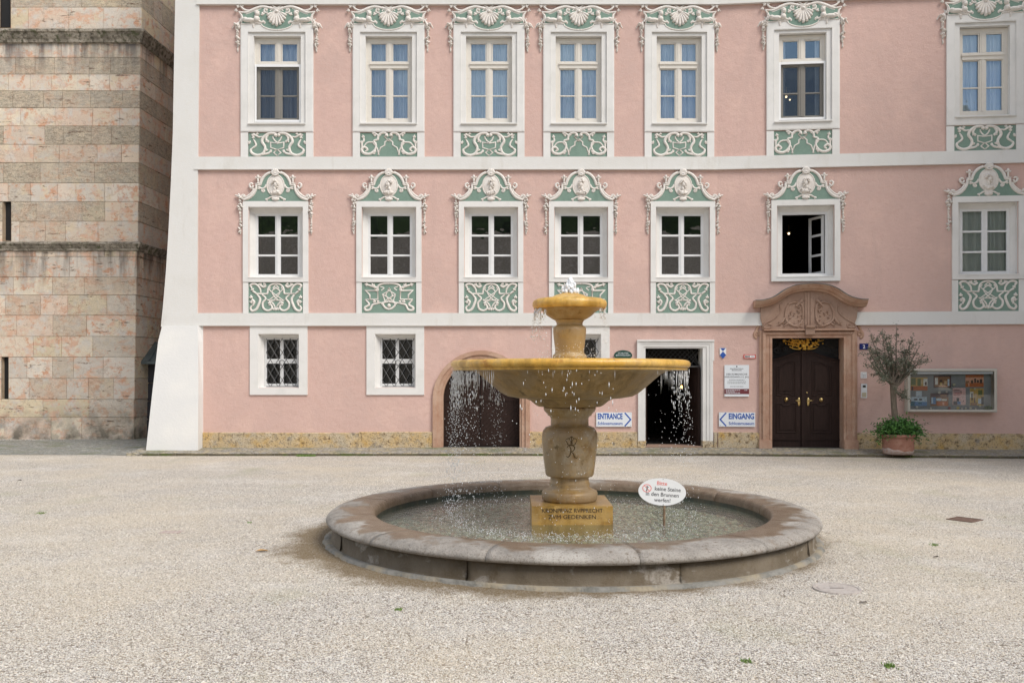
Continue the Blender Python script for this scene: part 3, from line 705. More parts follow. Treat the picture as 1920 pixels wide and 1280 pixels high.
# museum entrance, standing open
mb = MB(); R = lambda t, w_: (U(t[0]), U(t[1]), ZA(t[2]), ZA(t[3]), w_)
B = 845
def frame3(mb, o, i, w0, w1, wi=None):
    wi = w1 if wi is None else wi
    (ol, orr, ot), (il, ir, it) = o, i
    for (x0, x1, xa, xb, a, b) in ((ol, il, 0, 0, B, it),):
        pass
    mb.rings([(U(ol), U(orr), ZA(B), ZA(ot), w0), (U(ol), U(orr), ZA(B), ZA(ot), w1), (U(il), U(ir), ZA(B), ZA(it), wi)])
frame3(mb, (-68, 72, 640), (-62, 66, 645), -.01, .06); frame3(mb, (-62, 66, 645), (-58, 60, 650), .04, .05); frame3(mb, (-58, 60, 650), (-54, 53, 652.5), .04, .035)
mb.rings([(U(-54), U(53), ZA(850), ZA(652.5), .04), (U(-54), U(53), ZA(850), ZA(652.5), -.42)])
mb.plate(U(-70), U(74), ZA(640), ZA(637), -.01, .085); mb.plate(U(-70), U(-65), ZA(676), ZA(640), -.01, .065); mb.plate(U(69), U(74), ZA(676), ZA(640), -.01, .065)
ent = mb.build('entrance_doorway', WHITE2, palace, loc=(UE, 0, 0), label='white framed museum doorway standing open')
mb = MB(); mb.plate(U(-69), U(-53.6), ZA(842), ZA(826), -.3, .065); mb.plate(U(52.6), U(72.5), ZA(842), ZA(826), -.3, .065); mb.build('base_block', STONE, ent)
mb = MB(); mb.plate(U(-54), U(53), ZA(838), ZA(836), -.6, .04); mb.build('threshold', REDM2, ent)
mb = MB(); mb.box(-.03, .03, 0, 1.0, ZA(836), ZA(688)); mb.box(-.045, -.03, .1, .9, ZA(820), ZA(765)); mb.box(-.045, -.03, .1, .9, ZA(755), ZA(700))
dl = mb.build('door_leaf', WOODD, ent); dl.location = (U(49), .12, 0); dl.rotation_euler = (0, 0, radians(9))
mb = MB(); dl = MB(); dl.box(-.03, .03, 0, .62, ZA(836), ZA(688)); o = dl.build('door_leaf', WOODD, ent); o.location = (U(-51), .2, 0)
mb.plate(U(-53), U(52), ZA(688), ZA(685), -.25, -.2)
for d in (1, -1):
    for i in range(-4, 14):
        xs = -53 + i * 9; pts = [(xs + d * t * 1.0, 655 + t * 1.0) for t in (0, 30)]
        pts = [(min(52, max(-53, x)), y) for x, y in pts]
        if abs(pts[0][0] - pts[1][0]) > 8: mb.tube([(U(x), .22 + .006 * d, ZA(y if abs(x) < 51 else y)) for x, y in pts], .005, 5)
mb.build('transom_lattice', GREYI, ent)
# baroque portal
def Q(cx, cy): return ((1390 + cx * .2656 - 1514) * kP, EYE + (HOR - 520 - cy * .2656) * kP)     # from the enlarged crop
ploc = (PX, PY - YA, 0)
mb = MB(); zb = Q(0, 1210)[1]
def ring(l, r, t, w_): return (Q(l, 0)[0], Q(r, 0)[0], zb - .1, Q(0, t)[1], w_)
mb.rings([ring(133, 802, 372, -.02), ring(133, 802, 372, .06), ring(152, 786, 385, .06), ring(154, 784, 387, .11), ring(172, 765, 402, .11), ring(176, 761, 406, .075), ring(200, 728, 418, .075), ring(204, 722, 421, .095), ring(218, 708, 427, .095), ring(218, 708, 427, -.34)])
mb.plate(Q(128, 0)[0], Q(216, 0)[0], zb - .05, Q(0, 1145)[1], -.01, .125); mb.plate(Q(710, 0)[0], Q(806, 0)[0], zb - .05, Q(0, 1145)[1], -.01, .125)
mb.plate(Q(158, 0)[0], Q(785, 0)[0], Q(0, 376)[1], Q(0, 366)[1], -.01, .16)
portal = mb.build('main_portal', REDM, palace, loc=ploc, rotz=PR, label='reddish stone portal with a curved pediment and dark double door')
path = [(92, 168), (125, 168), (170, 160), (212, 146), (250, 124), (300, 90), (360, 66), (420, 57), (470, 55)]
path = path + [(943 - x, y) for x, y in path[-2::-1]]
sm = catmull(np.array([Q(*p) for p in path]), 3)
mb = MB(); mb.profsweep(sm, [(0, 0), (.34, 0), (.34, .03), (.31, .035), (.29, .07), (.25, .10), (.20, .11), (.18, .14), (0, .15)]); mb.build('pediment_cornice', REDM, portal)
mb = MB(); mb.profsweep(sm, [(0, -.012), (.36, -.012), (.36, .0), (0, .0)]); mb.build('lead_cover', COPPER, portal)
top = [Q(x, y + 44) for x, y in path if 125 < x < 818]
side = [Q(795, 290), Q(780, 330), Q(780, 366)]; sidel = [Q(150, 366), Q(150, 330), Q(138, 290)]
mb = MB(); mb.prism(sidel + [Q(140, 215)] + top + [Q(803, 215)] + side, -.01, .10); mb.build('tympanum', REDM2, portal)
mb = MB(); mb.smooth = True
def qs(pts, r, h=1.5, w0=.10, mir=True, **kw):
    r = [q * 1.25 for q in r] if isinstance(r, list) else r * 1.25
    mb.stroke([Q(*p) for p in pts], r, h, w0, **kw)
    if mir: mb.stroke([Q(943 - x, y) for x, y in pts], r, h, w0, **kw)
qs([(272, 190), (272, 245), (230, 290), (180, 320), (158, 340), (170, 358), (205, 355), (212, 335), (190, 332)], .012)
qs([(330, 190), (310, 240), (312, 300), (350, 335), (400, 335), (425, 300)], .02); qs([(330, 190), (370, 178), (415, 190), (428, 230), (425, 300)], .018)
qs([(250, 340), (285, 315), (300, 290), (318, 300)], [.01, .022, .018, .01]); qs([(300, 345), (330, 325), (370, 345), (425, 345)], [.012, .02, .018, .01])
qs([(380, 205), (415, 170), (425, 160)], [.02, .03, .012])
rr = random.Random(5)
for s in range(60):
    x, y = rr.choice([(rr.uniform(255, 320), rr.uniform(300, 345)), (rr.uniform(330, 420), rr.uniform(215, 310)), (rr.uniform(385, 425), rr.uniform(165, 215)), (rr.uniform(360, 430), rr.uniform(325, 352))])
    for xx, rt in ((x, 1), (943 - x, -1)):
        u, v = Q(xx, y); mb.blob(u, v, rr.uniform(.012, .035), rr.uniform(.008, .016), .035, .10, rt * rr.uniform(0, 3), 7, 3)
mb.smooth = False
mb.prism([Q(440, 105), Q(503, 105), Q(500, 340), Q(443, 340)], .09, .118); mb.prism([Q(458, 108), Q(466, 108), Q(466, 340), Q(458, 340)], .11, .135); mb.prism([Q(478, 108), Q(486, 108), Q(486, 340), Q(478, 340)], .11, .135)
mb.build('pediment_carving', REDM2, portal)
mb = MB(); mb.profsweep([Q(442, 342), Q(503, 342)], [(.09, 0), (.24, 0), (.24, .04), (.20, .07), (.19, .20), (.11, .21)]); mb.build('keystone', REDM2, portal)
mb = MB(); mb.smooth = True
for s in (0, 1):
    f = lambda x: x if not s else 943 - x
    n = 12; mb.stroke([Q(f(118 + 22 * (1 - .07 * i) * cos(1.6 + i * .7)), 400 + 28 * (1 - .07 * i) * sin(1.6 + i * .7)) for i in range(n)], [.035, .03, .015], .9, .0)
    mb.stroke([Q(f(140), 290), Q(f(134), 330), Q(f(112), 375), Q(f(104), 405)], [.02, .03, .035, .03], .9, 0)
mb.build('scroll_ear', REDM, portal)
mb = MB()                                                                   # double door
dw = -.25
def arcy(x): t = min(1, abs(x - 463) / 245); return 512 + 62 * t * t * (3 - 2 * t) + 4
xs = np.linspace(218, 708, 25)
mb.prism([Q(218, 1205)] + [Q(x, arcy(x)) for x in xs] + [Q(708, 1205)], dw - .06, dw)
mb.stroke([Q(x, arcy(x) + 4) for x in xs], .022, .9, dw, straight=True); mb.stroke([Q(x, arcy(x) + 22) for x in xs], .01, .9, dw, straight=True)
mb.prism([Q(443, 520), Q(470, 520), Q(470, 1205), Q(443, 1205)], dw, dw + .035)
mb.prism([Q(218, 1145), Q(708, 1145), Q(708, 1153), Q(218, 1153)], dw, dw + .022)
for s in (0, 1):
    f = lambda x: x if not s else 918 - x
    for w_, rr_ in ((0, .014), (12, .007)):
        mb.stroke([Q(f(270 + w_), 835 - w_), Q(f(270 + w_), 630 + w_), Q(f(300), 622 + w_), Q(f(345), 595 + w_), Q(f(398 - w_), 592 + w_), Q(f(398 - w_), 835 - w_), Q(f(372), 835 - w_), Q(f(362), 822 - w_), Q(f(338), 818 - w_), Q(f(312), 822 - w_), Q(f(302), 835 - w_)], rr_, 1, dw, closed=True, straight=True)
        mb.stroke([Q(f(270 + w_), 890 + w_), Q(f(302), 890 + w_), Q(f(318), 905 + w_), Q(f(355), 905 + w_), Q(f(370), 890 + w_), Q(f(405 - w_), 890 + w_), Q(f(405 - w_), 1100 - w_), Q(f(270 + w_), 1100 - w_)], rr_, 1, dw, closed=True, straight=True)
    mb.prism(sorted([Q(f(288), 655), Q(f(380), 655)]) + sorted([Q(f(380), 800), Q(f(288), 800)], reverse=True), dw, dw + .012)
    mb.prism(sorted([Q(f(292), 925), Q(f(388), 925)]) + sorted([Q(f(388), 1078), Q(f(292), 1078)], reverse=True), dw, dw + .012)
mb.build('double_door', WOODD, portal)
for x in (338, 581):
    mb = MB(); mb.smooth = True; u, v = Q(x, 865); mb.blob(u, v, .045, .05, .03, dw); mb.ball((u, -dw - .03, v), .03); mb.build('door_knob', BRASS, portal)
for x in (427, 491):
    mb = MB(); mb.smooth = True; u, v = Q(x, 880); mb.blob(u, v, .034, .10, .02, dw); mb.tube([(u, -dw, v + .03), (u, -dw - .07, v + .03), (u + (.09 if x > 450 else -.09), -dw - .07, v + .03)], .011, 6); mb.build('door_handle', BRASS, portal)
mb = MB(); u, v = Q(482, 815); mb.blob(u, v, .02, .02, .02, dw); mb.build('lock', BRASS, portal)
mb = MB(); mb.smooth = True                                                  # iron overlight with gilding
for s in (0, 1):
    f = lambda x: x if not s else 925 - x
    for (cx, cy, r0) in ((245, 465, 24), (275, 510, 26), (240, 545, 16), (300, 465, 20), (330, 500, 18), (370, 470, 20), (245, 510, 12), (420, 470, 18)):
        for tt in (1, -1):
            pts = [Q(f(cx + r0 * (1 - .09 * i) * cos(i * .8 * tt)), cy + r0 * (1 - .09 * i) * sin(i * .8 * tt)) for i in range(10)]
            mb.stroke(pts, .008, 1, dw)
mb.prism([Q(218, 427), Q(708, 427), Q(708, 434), Q(218, 434)], dw, dw + .02)
mb.prism([Q(218, 427), Q(708, 427), Q(708, 580), Q(218, 580)], dw - .12, dw - .07)
mb.build('iron_overlight', IRON, portal)
mb = MB(); mb.smooth = True; rr = random.Random(8)
for k in range(110):
    x = rr.gauss(458, 66); x = min(590, max(320, x)); y = 432 + 75 * rr.random() * (1 - abs(x - 458) / 230)
    u, v = Q(x, y); mb.blob(u, v, rr.uniform(.02, .05), rr.uniform(.012, .022), .04, dw + .02, rr.uniform(0, 3), 6, 3)
for s in (1, -1):
    mb.stroke([Q(458 + s * 25, 500), Q(458 + s * 60, 470), Q(458 + s * 100, 450), Q(458 + s * 140, 440)], [.014, .01, .006], 1, dw + .02); mb.stroke([Q(458 + s * 25, 505), Q(458 + s * 70, 500), Q(458 + s * 100, 485)], [.012, .008], 1, dw + .02)
u, v = Q(458, 478); mb.blob(u, v, .05, .06, .04, dw + .02)
mb.build('gilded_crest', GOLD, portal)

# ================================================================== lamps seen inside
LAMP = emit('lamp_glow', (1, .45, .12), 6); LAMPW = emit('bulb_glow', (1, .75, .45), 2.2)
def lampthing(px, py, Y, r, label, mat):
    X = (px - 960) / F * Y; z = EYE + (HOR - py) / F * Y
    o = thing('lamp', label, 'lamp', (X, Y, z), 0, 'lamps glowing inside the palace')
    mb = MB(); mb.smooth = True; mb.ball((0, 0, 0), r); mb.build('bulb', mat, o)
    mb = MB(); mb.lathe([(.0, .22), (.012, .22), (.015, r + .03), (.06, r), (.05, r + .01), (0, r + .035)], n=10); mb.build('lamp_holder', BRASS, o)
lampthing(1278.5, 725, 22.3, .038, 'glowing lamp inside the dark museum entrance, behind the falling drops', LAMP)
lampthing(1479, 438, 21.2, .026, 'small glowing lamp in the dark room behind the open window', LAMPW)
lampthing(1474, 182, 20.6, .028, 'brighter bulb behind the screened upper window, upper of the pair', LAMPW)
lampthing(1481, 187.5, 20.8, .02, 'dimmer bulb behind the screened upper window, lower of the pair', LAMPW)

# ================================================================== signs and fittings on the wall
def onwall(name, label, cat, px, py, group=None, off=.0):
    X, Y, r = wall(px); k = Y / F
    return thing(name, label, cat, (X + sin(r) * off, Y - cos(r) * off, EYE + (HOR - py) * k), r, group), k
def addtext(parent, body, size, mat, u, v, w_, **kw):
    me = shift(textmesh(body, size, mat, **kw), u, v, w_); return link('lettering', me, parent)
def plate_(mb, a, b, c, d, w0, w1, k): mb.plate(a * k, b * k, c * k, d * k, w0, w1)
for (px, word, right, lab) in ((1151, 'ENTRANCE', True, 'white and blue ENTRANCE sign left of the open museum doorway'), (1381.5, 'EINGANG', False, 'white and blue EINGANG sign right of the open museum doorway')):
    o, k = onwall('direction_sign', lab, 'sign', px, 786, 'museum direction signs either side of the doorway')
    mb = MB(); plate_(mb, -33.2, 33.2, -13.4, 13.4, .01, .035, k); mb.build('board', SIGNW, o)
    s = 1 if right else -1; mb = MB()
    mb.stroke([(s * 20 * k, 12.5 * k), (s * 31 * k, 0), (s * 20 * k, -12.5 * k)], 1.3 * k, .1, .0352, straight=True, flat=True); mb.build('arrow', BLUE, o)
    ue = -31 * k if right else 31.5 * k
    cx = (-31 + 16.5) / 2 if right else (-15.5 + 31.5) / 2
    a = addtext(o, word, 14.5 * k, BLUE, cx * k, 1.2 * k, .0362, bold=.006, sx=(.70 if right else .80))
    b = addtext(o, 'Schlossmuseum', 8.0 * k, BLUE, cx * k, -9.8 * k, .0362, bold=.0015, sx=.80)
    for m_, wd in ((a.data, 46.5), (b.data, 46.5)):
        xs = [v.co[0] for v in m_.vertices]; sc = wd * k / (max(xs) - min(xs)); mid = (max(xs) + min(xs)) / 2
        for v in m_.vertices: v.co[0] = (v.co[0] - mid) * sc + cx * k
    mb = MB()
    for x in (-31, 31):
        for y in (-11, 11):
            if (x > 0) == right and False: continue
            mb.ball((x * k, -.036, y * k), .006, 6, 4)
    mb.build('screw', GREYI, o)
o, k = onwall('information_board', 'pale grey text board with maroon band, above the EINGANG sign', 'sign', 1381, 713.5)
mb = MB(); plate_(mb, -22.5, 22.5, -29.5, 29.5, .01, .03, k); mb.build('board', SIGNW, o)
mb = MB(); plate_(mb, -22.5, 22.5, -25, -15.2, .012, .0315, k); mb.build('maroon_band', MAROON, o)
for body, size, y in (('Königliches Schloss', 3.1, 21.5), ('Berchtesgaden', 3.1, 18.6), ('DER ROMANISCHE', 4.6, 10.6), ('KREUZGANG (12. JH.)', 4.6, 5.6)):
    addtext(o, body, size * k, SGREY, 0, y * k, .0305, bold=.0008, ext=.0004)
mb = MB(); rr = random.Random(4)
for y, x0, x1 in ((1.0, -14, 14), (-2.2, -17, 17), (-5.4, -17, 17), (-11.4, -12, 12)):
    x = x0
    while x < x1: e = min(x1, x + rr.uniform(1.5, 4)); plate_(mb, x, e, y, y + 1.0, .03, .0308, k); x = e + .9
mb.build('small_print', SGREY, o)
mb = MB()
for y, x0, x1 in ((-18.4, -20, 6), (-20.8, -20, -3), (-23, -20, 6), (-18.4, 14, 20)):
    x = x0
    while x < x1: e = min(x1, x + rr.uniform(1.5, 4)); plate_(mb, x, e, y, y + 1.0, .0315, .0323, k); x = e + .8
mb.build('band_print', SIGNW, o)
mb = MB(); mb.smooth = False; mb.prism([(-1.2 * k, 25 * k), (1.2 * k, 25 * k), (.9 * k, 28 * k), (-.9 * k, 28 * k)], .03, .031); mb.build('emblem', SGREY, o)
o, k = onwall('shield_sign', 'small blue and white heritage shield right of the doorway', 'sign', 1355.3, 662)
mb = MB(); mb.prism([(-6 * k, 10 * k), (6 * k, 10 * k), (6 * k, -4 * k), (0, -10.2 * k), (-6 * k, -4 * k)], .01, .02); mb.build('plate', SIGNW2, o)
mb = MB(); mb.prism([(-5.2 * k, 9.6 * k), (5.2 * k, 9.6 * k), (0, 3.6 * k)], .02, .0212); mb.prism([(0, 3.4 * k), (6 * k, -3.6 * k), (0, -10.2 * k), (-6 * k, -3.6 * k)], .02, .0212); mb.build('blue_field', BLUE, o)
o, k = onwall('alarm_sign', 'small red-edged BMZ sign beside the portal', 'sign', 1405.3, 668.3)
mb = MB(); plate_(mb, -11, 11, -3.8, 3.8, .01, .02, k); mb.build('plate', SRED, o); mb = MB(); plate_(mb, -9.4, 9.4, -2.5, 2.5, .02, .021, k); mb.build('white_field', SIGNW2, o)
addtext(o, 'BMZ', 4.4 * k, BLACKE, -4 * k, -1.6 * k, .0212, bold=.002, sx=1.1); mb = MB(); plate_(mb, 2.5, 8.5, -.5, .5, .021, .0215, k); mb.build('arrow', BLACKE, o)
o, k = onwall('oval_plaque', 'dark green oval plaque half hidden behind the fountain bowl', 'plaque', 1168, 666)
mb = MB(); n = 24; mb.prism([(17 * k * cos(2 * pi * i / n), 9.6 * k * sin(2 * pi * i / n)) for i in range(n)], .01, .03); mb.build('plate', DGREEN, o)
addtext(o, 'SCHLOSS', 4 * k, SIGNW, 0, 2.6 * k, .0302, sx=1.2); addtext(o, 'BERCHTESGADEN', 3.4 * k, SIGNW, 0, -1.2 * k, .0302)
o, k = onwall('number_plate', 'blue enamel house number plate behind the olive twigs', 'house number', 1619.5, 649.5)
mb = MB(); plate_(mb, -8, 8, -5.5, 5.5, .01, .022, k); mb.build('plate', NAVY, o); addtext(o, '2', 9 * k, SIGNW2, 0, -3.3 * k, .0222, bold=.002)
o, k = onwall('small_sticker', 'small square white sticker above the intercom', 'sticker', 1619.3, 703)
mb = MB(); plate_(mb, -5.6, 5.6, -6, 6, .004, .01, k); mb.build('sheet', SIGNW2, o); mb = MB()
for q in range(7): plate_(mb, -4 + (q % 3) * 2.7, -2.4 + (q % 3) * 2.7, -4 + (q // 3) * 3, -2.2 + (q // 3) * 3, .01, .011, k)
mb.build('print', M('print_grey', (.3, .33, .37), .6), o)
o, k = onwall('intercom', 'white intercom panel with dark camera eye left of the olive tree', 'intercom', 1619.5, 732.5)
mb = MB(); plate_(mb, -5.3, 5.3, -13.3, 13.3, .0, .035, k); mb.build('casing', SIGNW, o)
mb = MB(); plate_(mb, -2.6, 2.6, 6.5, 10.5, .035, .04, k); mb.build('camera_eye', IRON, o)
mb = MB(); plate_(mb, -4, 3.8, -11.5, -3, .035, .038, k); mb.build('button_panel', M('button_beige', (.5, .45, .32), .5), o)

# display case
o, k = onwall('display_case', 'grey glazed display case with posters beside the olive tree', 'display case', 1778.6, 731.4)
def D(cx, cy): return ((1690 + cx * .09375 - 1778.6) * k, (731.4 - 680 - cy * .09375) * k)
def DR(mb, x0, x1, y0, y1, w0, w1):
    a, b = D(x0, y1), D(x1, y0); mb.plate(a[0], b[0], a[1], b[1], w0, w1)
CASE = M('case_frame', (.50, .47, .41), .45); CASEB = M('case_back', (.24, .26, .27), .8, [(6, (.28, .30, .31), .4, .7)])
mb = MB(); a, b = D(90, 980), D(1800, 115)
def dring(x0, x1, y0, y1, w_): a, b = D(x0, y1), D(x1, y0); return (a[0], b[0], a[1], b[1], w_)
mb.rings([dring(95, 1795, 120, 978, 0), dring(95, 1795, 120, 978, .19), dring(108, 1782, 132, 968, .20), dring(140, 1750, 165, 938, .20), dring(150, 1742, 172, 930, .19), dring(150, 1742, 172, 930, .02)])
mb.build('case_frame', CASE, o); mb = MB(); DR(mb, 150, 1742, 172, 930, .005, .03); mb.build('backing', CASEB, o)
mb = MB(); a, b = D(150, 930), D(1742, 172); mb.add([(a[0], -.185, a[1]), (b[0], -.185, a[1]), (b[0], -.185, b[1]), (a[0], -.185, b[1])], [(0, 1, 2, 3)]); mb.build('glass', GLASSC, o)
mb = MB(); DR(mb, 158, 1728, 182, 222, .10, .16); mb.build('light_tube', SIGNW, o)
case = o
def col(n_, c): return M(n_, c, .5)
CC = dict(ye=(.45, .30, .08), gr=(.12, .15, .05), og=(.40, .10, .02), dk=(.05, .025, .02), wh=(.6, .6, .56), pu=(.07, .035, .045), br=(.22, .11, .05), sk=(.55, .28, .18),
          bl=(.10, .22, .42), lb=(.45, .55, .62), pk=(.62, .42, .40), bk=(.03, .03, .04), te=(.03, .13, .2), tan=(.5, .36, .2), rd=(.3, .03, .03))
CC = {n_: tuple(min(.85, x * 1.35) for x in c) for n_, c in CC.items()}
CM = {n_: M('print_' + n_, c, .4, [(40, tuple(x * .6 for x in c), .45, .7)]) for n_, c in CC.items()}
def poster(x0, x1, y0, y1, base, patches, label, name='poster', cat='poster', text=None):
    names = list(dict.fromkeys([base] + [p[4] for p in patches])); cx, cy = (x0 + x1) / 2, (y0 + y1) / 2
    c = D(cx, cy); X, Y, r = wall(1778.6); zc = EYE + (HOR - 731.4) * k
    loc = (X + cos(r) * c[0], Y + sin(r) * c[0], zc + c[1])
    po = MB(); kk = .09375 * k
    po.plate((x0 - cx) * kk, (x1 - cx) * kk, (cy - y1) * kk, (cy - y0) * kk, .031, .036)
    for a, b_, t_, bt, n_ in patches:
        po.mi = names.index(n_); po.plate((x0 + a * (x1 - x0) - cx) * kk, (x0 + b_ * (x1 - x0) - cx) * kk, (cy - y0 - bt * (y1 - y0)) * kk, (cy - y0 - t_ * (y1 - y0)) * kk, .036, .037 + .0004 * patches.index((a, b_, t_, bt, n_)))
    return tag(po.build(name, [CM[n_] for n_ in names], None, loc=loc, rotz=r), label, cat, 'prints pinned up in the display case')
poster(205, 528, 290, 550, 'ye', [(0, 1, .68, 1, 'og'), (.02, .3, .05, .6, 'gr'), (.4, .6, .1, .66, 'gr'), (.75, 1, .1, .66, 'wh'), (.85, .95, .35, .6, 'dk'), (.05, .15, .7, 1, 'dk'), (.6, .7, .2, .5, 'tan')], 'picture of a golden room over orange floor, top left in the case')
poster(645, 980, 252, 498, 'pu', [(.06, .92, .1, .92, 'br'), (.08, .24, .2, .75, 'wh'), (.35, .5, .35, .6, 'dk'), (.36, .48, .55, .8, 'ye'), (.6, .76, .45, .75, 'tan'), (.8, .9, .3, .85, 'lb'), (.3, .8, .84, .9, 'sk')], 'purple-brown framed picture of a hall, top middle in the case')
poster(1255, 1600, 240, 480, 'sk', [(0, 1, 0, .2, 'og'), (0, 1, .66, 1, 'og'), (.48, .58, .3, .65, 'dk'), (.62, .74, .42, .65, 'dk'), (.78, .92, .35, .7, 'dk'), (.3, .42, .45, .7, 'dk'), (.02, .2, .5, .75, 'br'), (.14, .22, .66, .95, 'sk')], 'warm orange picture with dark figures, top right in the case')
poster(308, 418, 563, 670, 'lb', [(.15, .85, .3, .36, 'wh'), (.15, .85, .5, .56, 'wh')], 'small pale square card between two pictures', 'card', 'card')
poster(180, 518, 680, 860, 'lb', [(0, .35, .5, 1, 'te'), (.3, 1, .55, 1, 'bl'), (.27, .45, .2, .38, 'bk'), (.55, .72, .2, .38, 'bk'), (.5, .7, .6, .8, 'te'), (0, .1, .3, .6, 'dk')], 'blue and white picture, bottom left in the case')
poster(585, 932, 605, 860, 'br', [(0, 1, 0, .3, 'pu'), (.03, .3, .32, .85, 'bl'), (.05, .14, .34, .8, 'lb'), (.32, .6, .4, .6, 'lb'), (.62, .9, .45, .6, 'wh'), (.35, .95, .65, 1, 'og'), (.66, .76, .7, .95, 'sk'), (.55, .9, .1, .25, 'br')], 'picture of a dark-beamed room with blue side, bottom centre left')
poster(1010, 1260, 500, 838, 'pk', [(.06, .55, .1, .14, 'pu'), (.06, .7, .19, .24, 'pu'), (.06, .7, .3, .34, 'rd'), (.06, .6, .4, .43, 'rd'), (.3, .5, .58, .8, 'bk'), (.05, .35, .78, .98, 'bk'), (.36, .62, .8, .98, 'bl'), (.78, .84, .74, .8, 'bk')], 'pink poster with dark text lines and small figures')
poster(1340, 1600, 508, 848, 'ye', [(0, .25, .2, .55, 'wh'), (.1, .2, .3, .7, 'dk'), (.3, .5, .3, .6, 'tan'), (.6, .9, .1, .4, 'gr'), (.6, .9, .6, .9, 'lb'), (.82, 1, .5, .95, 'bk'), (.05, .5, .85, 1, 'br'), (.3, .38, .55, .85, 'dk')], 'golden yellow picture with a pale figure, bottom right in the case')
def rosette(cx, cy, r0, mat, label):
    c = D(cx, cy); X, Y, r = wall(1778.6); zc = EYE + (HOR - 731.4) * k; off = .08
    loc = (X + cos(r) * c[0] + sin(r) * off, Y + sin(r) * c[0] - cos(r) * off, zc + c[1]); kk = .09375 * k * r0
    b = MB(); b.smooth = True; b.blob(0, 0, kk * .45, kk * .45, kk * .7)
    for i in range(7): a = i * 2 * pi / 7; b.blob(cos(a) * kk * .55, sin(a) * kk * .5, kk * .45, kk * .3, kk * .5, 0, a, 7, 3)
    tag(b.build('blossom', mat, None, loc=loc, rotz=r), label, 'flower', 'paper blossoms in the display case')
FW = M('petal_white', (.72, .70, .62), .7); FY = M('petal_yellow', (.6, .45, .05), .7); FR = M('petal_red', (.28, .02, .03), .7); FC = M('petal_cream', (.6, .6, .42), .7)
for a in ((740, 590, 34, FW, 'large white blossom above the dark-beamed room picture'), (1020, 437, 30, FC, 'cream blossom right of the purple-brown framed picture'), (880, 578, 26, FW, 'white blossom touching the top right corner of the beamed room picture'),
          (1415, 520, 26, FC, 'cream blossom at the top of the golden yellow picture'), (308, 888, 32, FW, 'white blossom on the case floor, leftmost'), (575, 912, 26, FW, 'flat white blossom under the dark-beamed room picture'), (932, 902, 30, FR, 'dark red blossom on the case floor'),
          (1095, 900, 34, FY, 'yellow blossom on the case floor under the pink poster'), (1170, 914, 20, FW, 'small white blossom just right of the yellow one'), (1245, 906, 22, FC, 'cream blossom on the case floor under the right edge of the pink poster'), (1335, 900, 26, FW, 'white blossom on the case floor below the golden picture left edge'),
          (1430, 914, 20, FW, 'small white blossom on the case floor below the golden picture'), (1510, 860, 26, FC, 'cream blossom standing higher at the foot of the golden picture')): rosette(*a)
def leaves(n, fn, ln, wd, mat, name, bend=.2):
    """n small folded leaves; fn gives centre; returns mesh"""
    c = np.array([fn() for _ in range(n)]); d = RNG.normal(size=(n, 3)); d /= np.linalg.norm(d, axis=1)[:, None]
    a = RNG.normal(size=(n, 3)); s = np.cross(d, a); s /= np.linalg.norm(s, axis=1)[:, None]; u = np.cross(d, s)
    l = (ln * RNG.uniform(.6, 1.2, n))[:, None]; w_ = (wd * RNG.uniform(.7, 1.2, n))[:, None]
    V = np.stack([c - d * l / 2, c + s * w_ / 2 + u * l * bend * .3, c + d * l / 2, c - s * w_ / 2 + u * l * bend * .3], 1).reshape(-1, 3)
    me = bpy.data.meshes.new(name); me.from_pydata(V.tolist(), [], np.arange(4 * n).reshape(-1, 4).tolist()); me.materials.append(mat); return me
c = D(1680, 895); X, Y, r = wall(1778.6); zc = EYE + (HOR - 731.4) * k
tag(link('greenery', leaves(160, lambda: (random.gauss(0, .05), random.gauss(0, .02), random.gauss(0, .025)), .05, .015, LEAFG, 'greenery'), None, (X + cos(r) * c[0] + .09 * sin(r), Y + sin(r) * c[0] - .09, zc + c[1])), 'green sprigs lying in the lower right corner of the case', 'sprigs')

# ================================================================== potted olive
ox, oy = gnd(1684, 850.5, .075); kO = oy / F; pz = .075
pot = thing('plant_pot', 'round terracotta pot holding the olive tree, white lime on its foot', 'plant pot', (ox, oy, pz))
mb = MB(); mb.smooth = True; hP = 37 * kO
mb.lathe([(0, .0), (.285, 0), (.30, .02), (.312, .11), (.318, hP * .8), (.318, hP * .83), (.335, hP * .84), (.335, hP), (.30, hP), (.29, hP - .06), (0, hP - .06)], n=40); mb.build('body', TERRA, pot)
mb = MB(); mb.smooth = True; n = 60
vs = []; 
for i in range(n):
    a = 2 * pi * i / n; t_ = .10 + .03 * sin(a * 2 + 1) + .012 * sin(a * 9)
    for rr_, z in ((.288, .004), (.303, .02), (.309, .06), (.3145, t_), (.30, t_ + .004)): vs.append((rr_ * cos(a), rr_ * sin(a), z))
mb.add(vs, [(i * 5 + q, ((i + 1) % n) * 5 + q, ((i + 1) % n) * 5 + q + 1, i * 5 + q + 1) for i in range(n) for q in range(4)]); mb.build('lime_band', LIME, pot)
tree = thing('olive_tree', 'small olive tree with loose grey-green crown in a terracotta pot by the portal', 'tree', (ox, oy, pz + hP - .07))
def T3(px, py, dy=0): return ((px - 1684) * kO, dy, (850.5 - py) * kO - hP + .07)
mb = MB(); mb.smooth = True
mb.tube([T3(1680, 815), T3(1679, 790), T3(1676, 760), T3(1675, 738), T3(1676, 722)], [.085, .07, .062, .062, .08], 10)
tips = [(1622, 650), (1632, 628), (1645, 632), (1660, 640), (1668, 622), (1690, 612), (1700, 634), (1712, 648), (1722, 664), (1724, 682), (1712, 688), (1630, 690), (1616, 672), (1640, 700), (1650, 668), (1694, 660), (1680, 650), (1704, 700), (1690, 745), (1635, 655)]
rr = random.Random(21); segs = []
